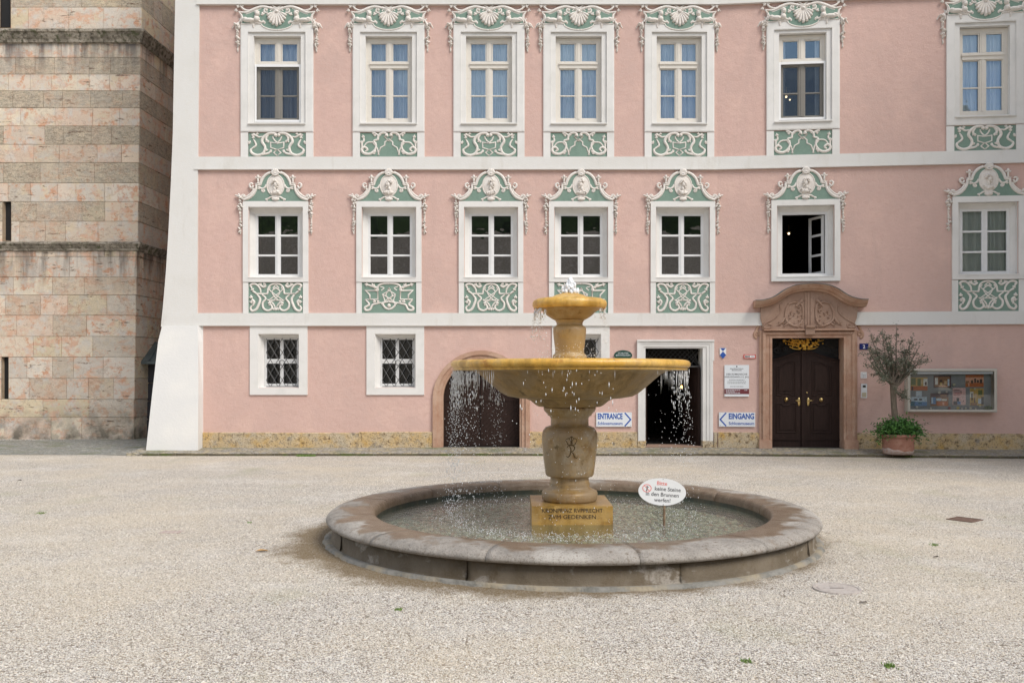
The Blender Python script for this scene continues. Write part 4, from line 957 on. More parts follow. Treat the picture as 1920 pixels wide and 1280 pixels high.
for px, py in tips:
    dy = rr.uniform(-.35, .35); a = T3(1676 + rr.uniform(-3, 3), 722 + rr.uniform(-4, 6)); b = T3(px, py, dy)
    m_ = [(a[i] + b[i]) / 2 for i in range(3)]; m_[2] -= .05; m_[0] += rr.uniform(-.05, .05)
    mb.tube([a, m_, b], [.028, .016, .005], 6); segs.append((a, m_, b))
    for q in range(5):
        t_ = rr.uniform(.35, 1); s0 = [a[i] * (1 - t_) ** 2 + 2 * m_[i] * t_ * (1 - t_) + b[i] * t_ ** 2 for i in range(3)]
        e = [s0[0] + rr.gauss(0, .16), s0[1] + rr.gauss(0, .14), s0[2] + rr.uniform(-.05, .22)]; mb.tube([s0, e], [.006, .002], 4); segs.append((s0, [(s0[i] + e[i]) / 2 for i in range(3)], e))
mb.build('trunk', BARK, tree)
def oleaf():
    a, m_, b = rr.choice(segs); t_ = rr.uniform(.3, 1.08)
    return [a[i] * (1 - t_) ** 2 + 2 * m_[i] * t_ * (1 - t_) + b[i] * t_ ** 2 + rr.gauss(0, .032) for i in range(3)]
link('crown', leaves(5200, oleaf, .062, .017, OLIVE, 'crown'), tree)
bush = thing('bushy_plant', 'low bright green leafy plant filling the pot under the olive', 'plant', (ox, oy, pz + hP - .07))
def bleaf():
    while True:
        x, y, z = rr.gauss(.02, .19), rr.gauss(0, .15), rr.gauss(.16, .10)
        if z > -.12 and not (z < .06 and x * x + y * y < .09): return (x, y, z - .25 * max(0, abs(x - .02) - .3))
link('foliage', leaves(3800, bleaf, .08, .034, LEAFG, 'foliage', .6), bush)
mb = MB()
for i in range(14):
    s = rr.choice((-1, 1)); mb.tube([(0, 0, .02), (s * .25, rr.uniform(-.1, .1), .22), (s * rr.uniform(.45, .75), rr.uniform(-.2, .1), rr.uniform(.0, .36))], [.006, .004, .002], 4)
mb.build('stem', BARK, bush)

# ================================================================== FOUNTAIN
FD = 9.47; FX = 108 / F * FD; KF = FD / F
def stonemat(name, base, wetc, dark, rough, wr=None):
    return M(name, base, rough, [(3, wetc, .42, .62), (9, dark, .5, .72), (60, tuple(x * .75 for x in base), .55, .75), (22, tuple(min(1, x * 1.3) for x in base), .55, .75), (5, tuple(x * .62 for x in base), .50, .66, (1, 1, .3)), (2.2, tuple(x * .7 + .06 for x in base), .52, .62), (7, tuple(x * .45 for x in base), .62, .72)], [(30, .004), (120, .002)], spec=.5)
OCH = stonemat('wet_ochre_marble', (.62, .35, .055), (.68, .45, .13), (.38, .17, .02), .28)
BOWLM = stonemat('bowl_stone', (.34, .215, .085), (.37, .25, .12), (.26, .155, .055), .55)
PEDM = stonemat('pedestal_stone', (.34, .215, .08), (.36, .29, .20), (.24, .13, .035), .35)
PLIM = stonemat('plinth_stone', (.38, .22, .045), (.42, .27, .09), (.24, .12, .02), .3)
def copemat():
    m, t, b = nt('basin_coping_stone')
    dry = mixc(t, noise(t, 5, 5, .65, lo=.42, hi=.66), (.33, .30, .265), (.235, .215, .19))
    dry = mixc(t, noise(t, 1.2, 3, lo=.5, hi=.62), dry, (.42, .39, .35))
    dry = mixc(t, noise(t, 70, 3, .6, lo=.52, hi=.75), dry, (.13, .105, .085))
    dry = mixc(t, noise(t, 16, 4, .7, lo=.58, hi=.7), dry, (.15, .11, .075))
    g = N(t, 'ShaderNodeNewGeometry'); sub = N(t, 'ShaderNodeVectorMath', operation='SUBTRACT'); L(t, g.outputs['Position'], sub.inputs[0]); sub.inputs[1].default_value = (FX, FD, 0)
    mul = N(t, 'ShaderNodeVectorMath', operation='MULTIPLY'); L(t, sub.outputs[0], mul.inputs[0]); mul.inputs[1].default_value = (1, 1, 0)
    ln = N(t, 'ShaderNodeVectorMath', operation='LENGTH'); L(t, mul.outputs[0], ln.inputs[0])
    nz = noise(t, 2.2, 5, .6); ad = N(t, 'ShaderNodeMath', operation='MULTIPLY_ADD'); L(t, nz, ad.inputs[0]); ad.inputs[1].default_value = -1.7; L(t, ln.outputs['Value'], ad.inputs[2])
    wet = mrange(t, ad.outputs[0], 1.63, 1.47)
    wetc = mixc(t, noise(t, 9, 4, lo=.4, hi=.65), (.155, .105, .065), (.215, .16, .11))
    L(t, mixc(t, wet, dry, wetc), b.inputs['Base Color']); L(t, mrange(t, wet, 0, 1, .85, .32), b.inputs['Roughness'])
    bump(t, b, [(noise(t, 90, 4, .7), .008), (noise(t, 14, 4), .012)]); return m
COPE = copemat()
def wallmat():
    m, t, b = nt('basin_wall_stone')
    c = mixc(t, noise(t, 1.5, 4, .6, (1, 1, .8), .44, .56), (.10, .074, .042), (.15, .118, .078))
    c = mixc(t, noise(t, 3.2, 5, .6, (1, 1, 1.5), .56, .62), c, (.27, .24, .20))
    c = mixc(t, noise(t, 4, 6, .7, (1, 1, .5), .52, .64), c, (.10, .07, .035))
    c = mixc(t, noise(t, 60, 3, .6, lo=.52, hi=.75), c, (.13, .10, .07)); L(t, c, b.inputs['Base Color']); b.inputs['Roughness'].default_value = .6
    bump(t, b, [(noise(t, 80, 4, .7), .006), (noise(t, 10, 4), .012)]); return m
BWALL = wallmat()
fountain = thing('fountain', 'round stone fountain with two ochre bowls on a carved pedestal in the court', 'fountain', (FX, FD, 0))
mb = MB(); mb.smooth = False
prof = [(2.11, .03), (2.105, .24), (2.12, .278), (2.15, .292), (2.38, .300), (2.50, .292), (2.565, .275), (2.605, .245), (2.612, .225), (2.60, .205), (2.575, .196), (2.53, .190)]
ns = 13; mb.smooth = True
for i in range(ns):
    a0 = 2 * pi * i / ns + .03; mb.lathe(prof, n=22, a0=a0 + .0011, a1=a0 + 2 * pi / ns - .0007)
mb.build('coping', COPE, fountain)
mb = MB(); mb.smooth = True
wp = [(2.50, .2), (2.545, .197), (2.545, .045), (2.56, .03), (2.575, .0), (2.575, -.03)]
for i in range(9): a0 = 2 * pi * i / 9 + .12; mb.lathe(wp, n=30, a0=a0 + .0008, a1=a0 + 2 * pi / 9 - .0008)
mb.build('basin_wall', BWALL, fountain)
mb = MB(); mb.lathe([(2.49, -.03), (2.49, .19)], n=90); mb.lathe([(2.118, .02), (2.45, .25), (2.44, .27), (2.3, .28)], n=90); mb.build('joint_core', M('joint_mortar', (.16, .13, .10), .9), fountain)
mb = MB(); mb.smooth = True; n = 240; vs = []; rr = random.Random(2)
for i in range(n):
    a = 2 * pi * i / n; e = 2.618 + .012 * sin(a * 7) * sin(a * 3 + 1) + rr.uniform(-.012, .012)
    for r_, z in ((2.56, .028), (2.60, .03 + rr.uniform(-.004, .004)), (e, .018), (e + .015, -.01)): vs.append((r_ * cos(a), r_ * sin(a), z))
mb.add(vs, [(i * 4 + q, ((i + 1) % n) * 4 + q, ((i + 1) % n) * 4 + q + 1, i * 4 + q + 1) for i in range(n) for q in range(3)])
mb.build('mortar_foot', M('grey_mortar', (.25, .24, .215), .85, [(9, (.16, .155, .135), .45, .65), (2.2, (.33, .28, .2), .47, .6)], [(40, .02)]), fountain)
def floor_mat():
    m, t, b = nt('pebble_floor'); v = N(t, 'ShaderNodeTexVoronoi'); v.inputs['Scale'].default_value = 20; L(t, pos(t), v.inputs['Vector'])
    h = N(t, 'ShaderNodeSeparateColor'); L(t, v.outputs['Color'], h.inputs[0]); r = N(t, 'ShaderNodeValToRGB'); L(t, h.outputs[0], r.inputs[0])
    els = [(0, (.16, .16, .12)), (.3, (.32, .31, .23)), (.6, (.42, .39, .29)), (.85, (.50, .47, .38)), (1, (.30, .17, .11))]
    r.color_ramp.elements[0].color = c4(els[0][1]); r.color_ramp.elements[1].color = c4(els[-1][1])
    for p, c in els[1:-1]: r.color_ramp.elements.new(p).color = c4(c)
    L(t, r.outputs[0], b.inputs['Base Color']); bump(t, b, [(v.outputs['Distance'], -.02)]); return m
mb = MB(); mb.lathe([(0, .03), (2.12, .031)], n=64); mb.build('basin_floor', floor_mat(), fountain)
mb = MB(); mb.lathe([(2.102, .03), (2.100, .195)], n=96); mb.build('rim_shade_band', M('painted_rim_shade', (.035, .04, .028), .4, [(6, (.07, .06, .035), .5, .65, (1, 1, .4))]), fountain)  # dark ring paints the shadow and reflection under the basin rim
mb = MB(); a = .425
mb.box(-a, a, -a, a, .02, .352); mb.rings([]) if False else None
mb.build('plinth', PLIM, fountain)
mb = MB(); mb.smooth = True
pp = [(.0, .352), (.285, .353), (.302, .375), (.305, .44), (.295, .462), (.262, .476), (.226, .492), (.214, .51), (.222, .535), (.214, .56), (.208, .60), (.214, .615), (.25, .622), (.262, .64), (.268, .67), (.285, .80), (.299, .95), (.305, 1.03), (.303, 1.08), (.290, 1.12), (.262, 1.155), (.225, 1.168), (.208, 1.172), (.206, 1.245), (.215, 1.27), (.24, 1.285), (.246, 1.30), (.272, 1.325), (.287, 1.355), (.285, 1.372), (.27, 1.38), (0, 1.381)]
def dens(p, k=3): return [tuple(x) for x in catmull(np.array(p, float), k)]
def prad(z, prof=pp):
    for (r0, z0), (r1, z1) in zip(prof, prof[1:]):
        if z0 <= z <= z1 and z1 > z0: return r0 + (r1 - r0) * (z - z0) / (z1 - z0)
    return .3
mb.lathe(pp, n=72); mb.build('pedestal', PEDM, fountain)
mb = MB(); mb.smooth = True
bp = [(0, 1.379), (.34, 1.38), (.375, 1.40), (.43, 1.445), (.475, 1.465), (.56, 1.472), (.68, 1.492), (.75, 1.53), (.83, 1.595), (.92, 1.675), (.99, 1.735), (1.06, 1.765), (1.17, 1.772), (1.255, 1.774)]
mb.lathe(bp, n=110); bowl = mb.build('large_bowl', BOWLM, fountain)
mb = MB(); mb.smooth = True
rp = [(1.24, 1.772), (1.268, 1.775), (1.272, 1.790), (1.262, 1.796), (1.285, 1.803), (1.298, 1.825), (1.297, 1.850), (1.283, 1.872), (1.255, 1.882), (1.16, 1.884), (1.12, 1.86), (.9, 1.78), (.3, 1.70), (0, 1.70)]
mb.lathe(rp, n=120); mb.build('rim', OCH, bowl)
mb = MB(); mb.smooth = True
cp = [(0, 1.70), (.185, 1.70), (.185, 1.905), (.188, 1.925), (.180, 1.945), (.163, 1.955), (.158, 1.97), (.158, 1.995), (.166, 2.06), (.176, 2.14), (.181, 2.20), (.180, 2.235), (.168, 2.258), (.146, 2.266), (.142, 2.275), (.144, 2.295), (.156, 2.318), (.158, 2.324), (0, 2.327)]
mb.lathe(cp, n=60); mb.build('column', stonemat('column_stone', (.44, .275, .085), (.40, .29, .15), (.32, .18, .045), .3), fountain)
mb = MB(); mb.smooth = True
mb.lathe([(0, 2.325), (.165, 2.326), (.20, 2.345), (.245, 2.375), (.29, 2.42), (.34, 2.445), (.385, 2.447)], n=72); sb = mb.build('small_bowl', PEDM, fountain)
mb = MB(); mb.smooth = True
mb.lathe([(.375, 2.446), (.392, 2.448), (.396, 2.462), (.406, 2.478), (.408, 2.505), (.396, 2.535), (.36, 2.553), (.28, 2.562), (.20, 2.575), (.15, 2.60), (.08, 2.618), (0, 2.62)], n=80); mb.build('rim', OCH, sb)
# carved inscription and monogram
def fparent(me, x, y, z, name='inscription', mat=None):
    o = link(name, me, fountain, (x, y, z)); return o
for body, z, wd in (('KRONPRINZ RVPPRECHT', .298, .635), ('ZVM GEDENKEN', .232, .50)):
    me = textmesh(body, .060, BLACKE, ext=.0015); xs = [v.co[0] for v in me.vertices]; sc = wd / (max(xs) - min(xs))
    for v in me.vertices: v.co[0] *= sc
    link('inscription', me, fountain, (.0, -.4265, z - .012))
mb = MB()
def em(pts, r, **kw): mb.stroke(pts, r, .4, .0, **kw)
em([(-.040, .02), (-.036, .0), (.036, .0), (.040, .02)], .004); em([(-.036, .006), (-.058, .045), (-.034, .066), (-.008, .04), (-.01, .006)], .0035); em([(.036, .006), (.058, .045), (.034, .066), (.008, .04), (.01, .006)], .0035)
em([(0, .0), (0, .09)], .0045); em([(-.014, .08), (.014, .08)], .0045); em([(-.034, .066), (0, .078), (.034, .066)], .003)
em([(-.022, -.015), (-.006, -.05), (-.016, -.11), (-.040, -.135), (-.052, -.12)], [.003, .006, .006, .004, .003]); em([(-.05, -.035), (-.03, -.012), (.012, -.010), (.034, -.03), (.022, -.062), (-.006, -.074)], [.003, .0045, .005, .006, .005, .003])
em([(-.006, -.074), (.016, -.09), (.034, -.13), (.056, -.142), (.066, -.132)], [.003, .005, .006, .004, .003])
me = mb.mesh('monogram', ENGR)
for v in me.vertices:
    u, d_, z = v.co; Z = z + .985; r_ = prad(Z) + .0015 - d_ * .3; an = u / r_; v.co = (r_ * sin(an), -r_ * cos(an), Z)
link('monogram', me, fountain)

# water
def watermat():
    m = bpy.data.materials.new('clear_pool_water'); m.use_nodes = True; t = m.node_tree; t.nodes.clear()
    o = N(t, 'ShaderNodeOutputMaterial'); mx = N(t, 'ShaderNodeMixShader'); tr = N(t, 'ShaderNodeBsdfTransparent'); tr.inputs[0].default_value = (.80, .88, .78, 1)
    gl = N(t, 'ShaderNodeBsdfGlossy'); gl.inputs['Roughness'].default_value = .06
    b1 = N(t, 'ShaderNodeBump'); b1.inputs['Distance'].default_value = .012; L(t, noise(t, 16, 3, .5, dist=.6), b1.inputs['Height'])
    b2 = N(t, 'ShaderNodeBump'); b2.inputs['Distance'].default_value = .0025; L(t, noise(t, 45, 3, .6), b2.inputs['Height']); L(t, b1.outputs[0], b2.inputs['Normal']); L(t, b2.outputs[0], gl.inputs['Normal'])
    fr = N(t, 'ShaderNodeFresnel'); fr.inputs[0].default_value = 1.33; L(t, b2.outputs[0], fr.inputs['Normal'])
    mu = N(t, 'ShaderNodeMath', operation='MULTIPLY_ADD'); mu.use_clamp = True; L(t, fr.outputs[0], mu.inputs[0]); mu.inputs[1].default_value = .5; mu.inputs[2].default_value = .02
    df = N(t, 'ShaderNodeBsdfDiffuse'); df.inputs[0].default_value = (.36, .42, .34, 1); m2 = N(t, 'ShaderNodeMixShader'); m2.inputs[0].default_value = .14
    L(t, tr.outputs[0], m2.inputs[1]); L(t, df.outputs[0], m2.inputs[2])
    L(t, mu.outputs[0], mx.inputs[0]); L(t, m2.outputs[0], mx.inputs[1]); L(t, gl.outputs[0], mx.inputs[2]); L(t, mx.outputs[0], o.inputs[0]); return m
mb = MB(); mb.lathe([(0, .155), (2.108, .155)], FX, FD, n=96); tag(mb.build('water', watermat()), 'shallow clear rippled water in the round basin', 'water', kind='structure')
def stones(name, P, sz, flat, mat):
    """many small irregular stones: jittered octahedra"""
    n = len(P); base = np.array([(1, 0, 0), (0, 1, 0), (-1, 0, 0), (0, -1, 0), (0, 0, 1), (0, 0, -1)], float)
    th = RNG.uniform(0, 2 * pi, n); c, s = np.cos(th), np.sin(th)
    V = base[None] * RNG.uniform(.7, 1.3, (n, 6, 1)) + RNG.normal(0, .15, (n, 6, 3)); V[:, :, 0] *= 1.25; V *= sz[:, None, None]; V[:, :, 2] *= flat
    X = V[:, :, 0] * c[:, None] - V[:, :, 1] * s[:, None]; Yv = V[:, :, 0] * s[:, None] + V[:, :, 1] * c[:, None]
    V = np.stack([X, Yv, V[:, :, 2]], 2) + P[:, None, :]
    f = np.array([(0, 1, 4), (1, 2, 4), (2, 3, 4), (3, 0, 4), (1, 0, 5), (2, 1, 5), (3, 2, 5), (0, 3, 5)]); Fc = (f[None] + (np.arange(n) * 6)[:, None, None]).reshape(-1, 3)
    me = bpy.data.meshes.new(name); me.vertices.add(n * 6); me.vertices.foreach_set('co', V.reshape(-1)); me.loops.add(len(Fc) * 3); me.loops.foreach_set('vertex_index', Fc.reshape(-1).astype(np.int32))
    me.polygons.add(len(Fc)); me.polygons.foreach_set('loop_start', np.arange(0, len(Fc) * 3, 3, dtype=np.int32)); me.polygons.foreach_set('loop_total', np.full(len(Fc), 3, dtype=np.int32))
    me.materials.append(mat); me.update(calc_edges=True); me.validate(); return link(name, me)
def rampmat(name, cols, rough=.85, wet=None):
    m, t, b = nt(name); g = N(t, 'ShaderNodeNewGeometry'); r = N(t, 'ShaderNodeValToRGB'); L(t, g.outputs['Random Per Island'], r.inputs[0]); r.color_ramp.interpolation = 'CONSTANT'
    el = r.color_ramp.elements; el[0].color = c4(cols[0]); el[1].position = 1 / len(cols); el[1].color = c4(cols[1])
    for i, c in enumerate(cols[2:], 2): e = el.new(i / len(cols)); e.color = c4(c)
    c = r.outputs[0]
    if wet: c = mixc(t, wet(t), c, mixc(t, .75, c, (.16, .105, .045)))
    L(t, c, b.inputs['Base Color']); b.inputs['Roughness'].default_value = rough; return m
n = 5200; rad = 2.06 * np.sqrt(RNG.uniform(.04, 1, n)); th = RNG.uniform(0, 2 * pi, n)
tag(stones('pebbles', np.stack([FX + rad * np.cos(th), FD + rad * np.sin(th), np.full(n, .04)], 1), RNG.uniform(.012, .034, n), .5,
    rampmat('pool_pebbles', [(.42, .40, .30), (.52, .48, .38), (.20, .20, .15), (.33, .31, .23), (.40, .22, .14), (.62, .58, .48), (.26, .19, .13)], .4)), 'mixed pebbles covering the basin floor under the water', 'pebbles', kind='stuff')
def dropmat():
    m, t, b = nt('bright_water_drop'); b.inputs['Base Color'].default_value = (.86, .88, .9, 1); b.inputs['Roughness'].default_value = .08
    b.inputs['Transmission Weight'].default_value = .1; b.inputs['IOR'].default_value = 1.33; return m
DROP = dropmat()
def drops(name, P, sz, stretch, label):
    n = len(P); base = np.array([(1, 0, 0), (0, 1, 0), (-1, 0, 0), (0, -1, 0), (0, 0, 1), (0, 0, -1)], float)
    V = np.repeat(base[None], n, 0) * sz[:, None, None]; V[:, :, 2] *= stretch[:, None]; V = V + P[:, None, :]
    f = np.array([(0, 1, 4), (1, 2, 4), (2, 3, 4), (3, 0, 4), (1, 0, 5), (2, 1, 5), (3, 2, 5), (0, 3, 5)]); Fc = (f[None] + (np.arange(n) * 6)[:, None, None]).reshape(-1, 3)
    me = bpy.data.meshes.new(name); me.vertices.add(n * 6); me.vertices.foreach_set('co', V.reshape(-1)); me.loops.add(len(Fc) * 3); me.loops.foreach_set('vertex_index', Fc.reshape(-1).astype(np.int32))
    me.polygons.add(len(Fc)); me.polygons.foreach_set('loop_start', np.arange(0, len(Fc) * 3, 3, dtype=np.int32)); me.polygons.foreach_set('loop_total', np.full(len(Fc), 3, dtype=np.int32))
    me.polygons.foreach_set('use_smooth', [True] * len(Fc)); me.materials.append(DROP); me.update(calc_edges=True)
    return tag(link(name, me), label, 'water', kind='stuff')
# streams leaving the big rim: angle, number of drops, spread
P = []; SZ = []; ST = []
rr = random.Random(17)
def stream(ang, nd, R0, z0, z1, spread, sz=(.0020, .0056), out=.05):
    for q in range(nd):
        t_ = rr.random() ** 1.25; z = z0 + (z1 - z0) * t_; r_ = R0 + out * sqrt(t_) + rr.gauss(0, spread * (.2 + t_)); a = ang + rr.gauss(0, spread * (.25 + t_) / R0)
        P.append((FX + r_ * cos(a), FD + r_ * sin(a), z)); SZ.append(rr.uniform(*sz)); ST.append(rr.uniform(1.0, 1.8) if t_ > .25 else rr.uniform(2, 7))
for k_ in range(30): stream(pi + rr.uniform(-.95, .85), rr.randint(40, 95), 1.26, 1.77, .16, .05)
for k_ in range(13): stream(rr.uniform(-.75, .55), rr.randint(18, 42), 1.26, 1.77, .16, .045)
for k_ in range(16): stream(rr.uniform(-pi * .8, -pi * .2), rr.randint(3, 9), 1.26, 1.77, .16, .05, (.003, .0055))
for k_ in range(10): stream(pi + rr.uniform(-.8, .8), 26, .37, 2.44, 2.1, .022, (.003, .006)); stream(rr.uniform(-.8, .8), 14, .37, 2.44, 2.05, .025, (.003, .005))
for q in range(140):
    a = (pi + rr.uniform(-1.0, .9)) if q % 3 else rr.uniform(-.8, .6); ln_ = rr.uniform(.03, .16); P.append((FX + 1.266 * cos(a), FD + 1.266 * sin(a), 1.772 - ln_ * .9)); sz_ = rr.uniform(.0016, .003); SZ.append(sz_); ST.append(ln_ / sz_)
for q in range(24): a = rr.uniform(pi, 2 * pi); ln_ = rr.uniform(.02, .07); P.append((FX + 1.266 * cos(a), FD + 1.266 * sin(a), 1.772 - ln_ * .9)); SZ.append(.0015); ST.append(ln_ / .0015)
for q in range(110): a = rr.uniform(pi, 2 * pi); t_ = rr.random(); r_ = 1.27 + .05 * t_ + rr.gauss(0, .03); P.append((FX + r_ * cos(a), FD + r_ * sin(a), 1.76 - 1.6 * t_)); SZ.append(rr.uniform(.0018, .0038)); ST.append(rr.uniform(1, 1.8))
drops('falling_water', np.array(P), np.array(SZ), np.array(ST), 'strings of bright drops falling from both fountain bowls')
P = []; SZ = []; ST = []
for q in range(420):                                                        # splash on the big rim and round the column foot
    a = rr.uniform(0, 2 * pi); r_ = rr.uniform(.24, .42); P.append((FX + r_ * cos(a), FD + r_ * sin(a), 1.88 + abs(rr.gauss(0, .085)))); SZ.append(rr.uniform(.002, .005)); ST.append(rr.uniform(.8, 1.5))
for q in range(1700):                                                       # splash ring in the basin
    a = rr.gauss(-pi / 2 - .25, 1.0) if q % 3 else rr.uniform(0, 2 * pi); r_ = rr.gauss(1.22 if q % 2 else 1.3, .14); P.append((FX + r_ * cos(a), FD + r_ * sin(a), .157 + abs(rr.gauss(0, .022)))); SZ.append(rr.uniform(.0015, .0055)); ST.append(rr.uniform(.5, 1.2))
for q in range(260): a = rr.uniform(0, 2 * pi); r_ = rr.uniform(1.0, 1.6); P.append((FX + r_ * cos(a), FD + r_ * sin(a), .16 + abs(rr.gauss(0, .12)))); SZ.append(rr.uniform(.002, .0045)); ST.append(rr.uniform(.8, 1.5))
for q in range(150): P.append((FX + rr.gauss(0, .28), FD - .35 + rr.gauss(0, .1), rr.uniform(.3, 1.7))); SZ.append(rr.uniform(.002, .004)); ST.append(1.4)
drops('splash_water', np.array(P), np.array(SZ), np.array(ST), 'fine white splashes on the pool and round the column foot')
mb = MB(); mb.smooth = True
for q in range(230):
    t_ = rr.random() ** 1.1; z = 2.615 + .165 * t_; w_ = .070 * (1 - t_ ** 1.6) + .012; mb.ball((rr.gauss(.012, w_ * .42), rr.gauss(0, w_ * .42), z - 2.6), rr.uniform(.010, .024) * (1 - .4 * t_), 7, 5, (1, 1, rr.uniform(1, 2.2)))
tag(mb.build('water_jet', DROP, None, loc=(FX, FD, 2.6)), 'short white bubbling jet on top of the small bowl', 'water jet', kind='stuff')

# warning sign standing in the pool
sx_, sy_ = gnd(1245.5, 1003, .06); kS = sy_ / F
sign = thing('warning_sign', 'oval white sign on a thin rusty post standing in the pool', 'sign', (sx_, sy_, .04))
zc = EYE + (HOR - 921.5) * kS - .04; uc = (1241.5 - 1245.5) * kS
mb = MB(); mb.tube([(0, .01, 0), (.003, .01, zc - .02)], .012, 8); mb.build('post', M('rusty_post', (.16, .10, .06), .7, [(20, (.25, .17, .1), .45, .65)]), sign)
tl = radians(-4)
def rt(u, v): return (uc + u * cos(tl) - v * sin(tl), zc + u * sin(tl) + v * cos(tl))
mb = MB(); n = 48; mb.prism([rt(44.8 * kS * cos(2 * pi * i / n), 25.5 * kS * sin(2 * pi * i / n)) for i in range(n)], .0, .005); mb.build('oval_plate', SIGNW2, sign)
GT = M('text_dark_grey', (.10, .10, .105), .6)
for body, size, u, v, mat_, nm in (('Bitte', 9.8, -1.5, 12.5, SRED2, 48), ('keine Steine', 9.6, 10, 2.2, GT, 1), ('in den Brunnen', 9.6, 0.5, -8.3, GT, 1), ('werfen!', 9.6, 1.5, -18.8, GT, 1)):
    me = textmesh(body, size * kS * 1.05, mat_, ext=.0005, bold=.0007)
    for v_ in me.vertices: a, b = rt(v_.co[0] + u * kS, v_.co[2] + v * kS); v_.co = (a, v_.co[1] - .0058, b)
    link('lettering', me, sign)
mb = MB(); mb.stroke([rt((-29 + 8 * cos(2 * pi * i / 20)) * kS, (4.8 + 7 * sin(2 * pi * i / 20)) * kS) for i in range(20)], .8 * kS, .3, .005, closed=True, straight=True); mb.stroke([rt(-34.5 * kS, 9.8 * kS), rt(-23.5 * kS, -.2 * kS)], .7 * kS, .4, .005, straight=True)
mb.build('prohibition_ring', SRED2, sign)
mb = MB(); u, v = rt(-29 * kS, 8.3 * kS); mb.blob(u, v, 1.3 * kS, 1.3 * kS, .001, .005); mb.stroke([rt(-29 * kS, 7 * kS), rt(-28.5 * kS, 3 * kS), rt(-30 * kS, -.5 * kS)], 1.1 * kS, .3, .005, straight=True); mb.stroke([rt(-28.8 * kS, 6 * kS), rt(-25.5 * kS, 8 * kS)], .6 * kS, .3, .005, straight=True); mb.build('figure_symbol', GT, sign)
mb = MB(); u, v = rt(0, 23.6 * kS); mb.ball((u, -.006, v), .004, 6, 4); u, v = rt(3.5 * kS, -23.8 * kS); mb.ball((u, -.006, v), .005, 6, 4); mb.build('screw', IRON, sign)

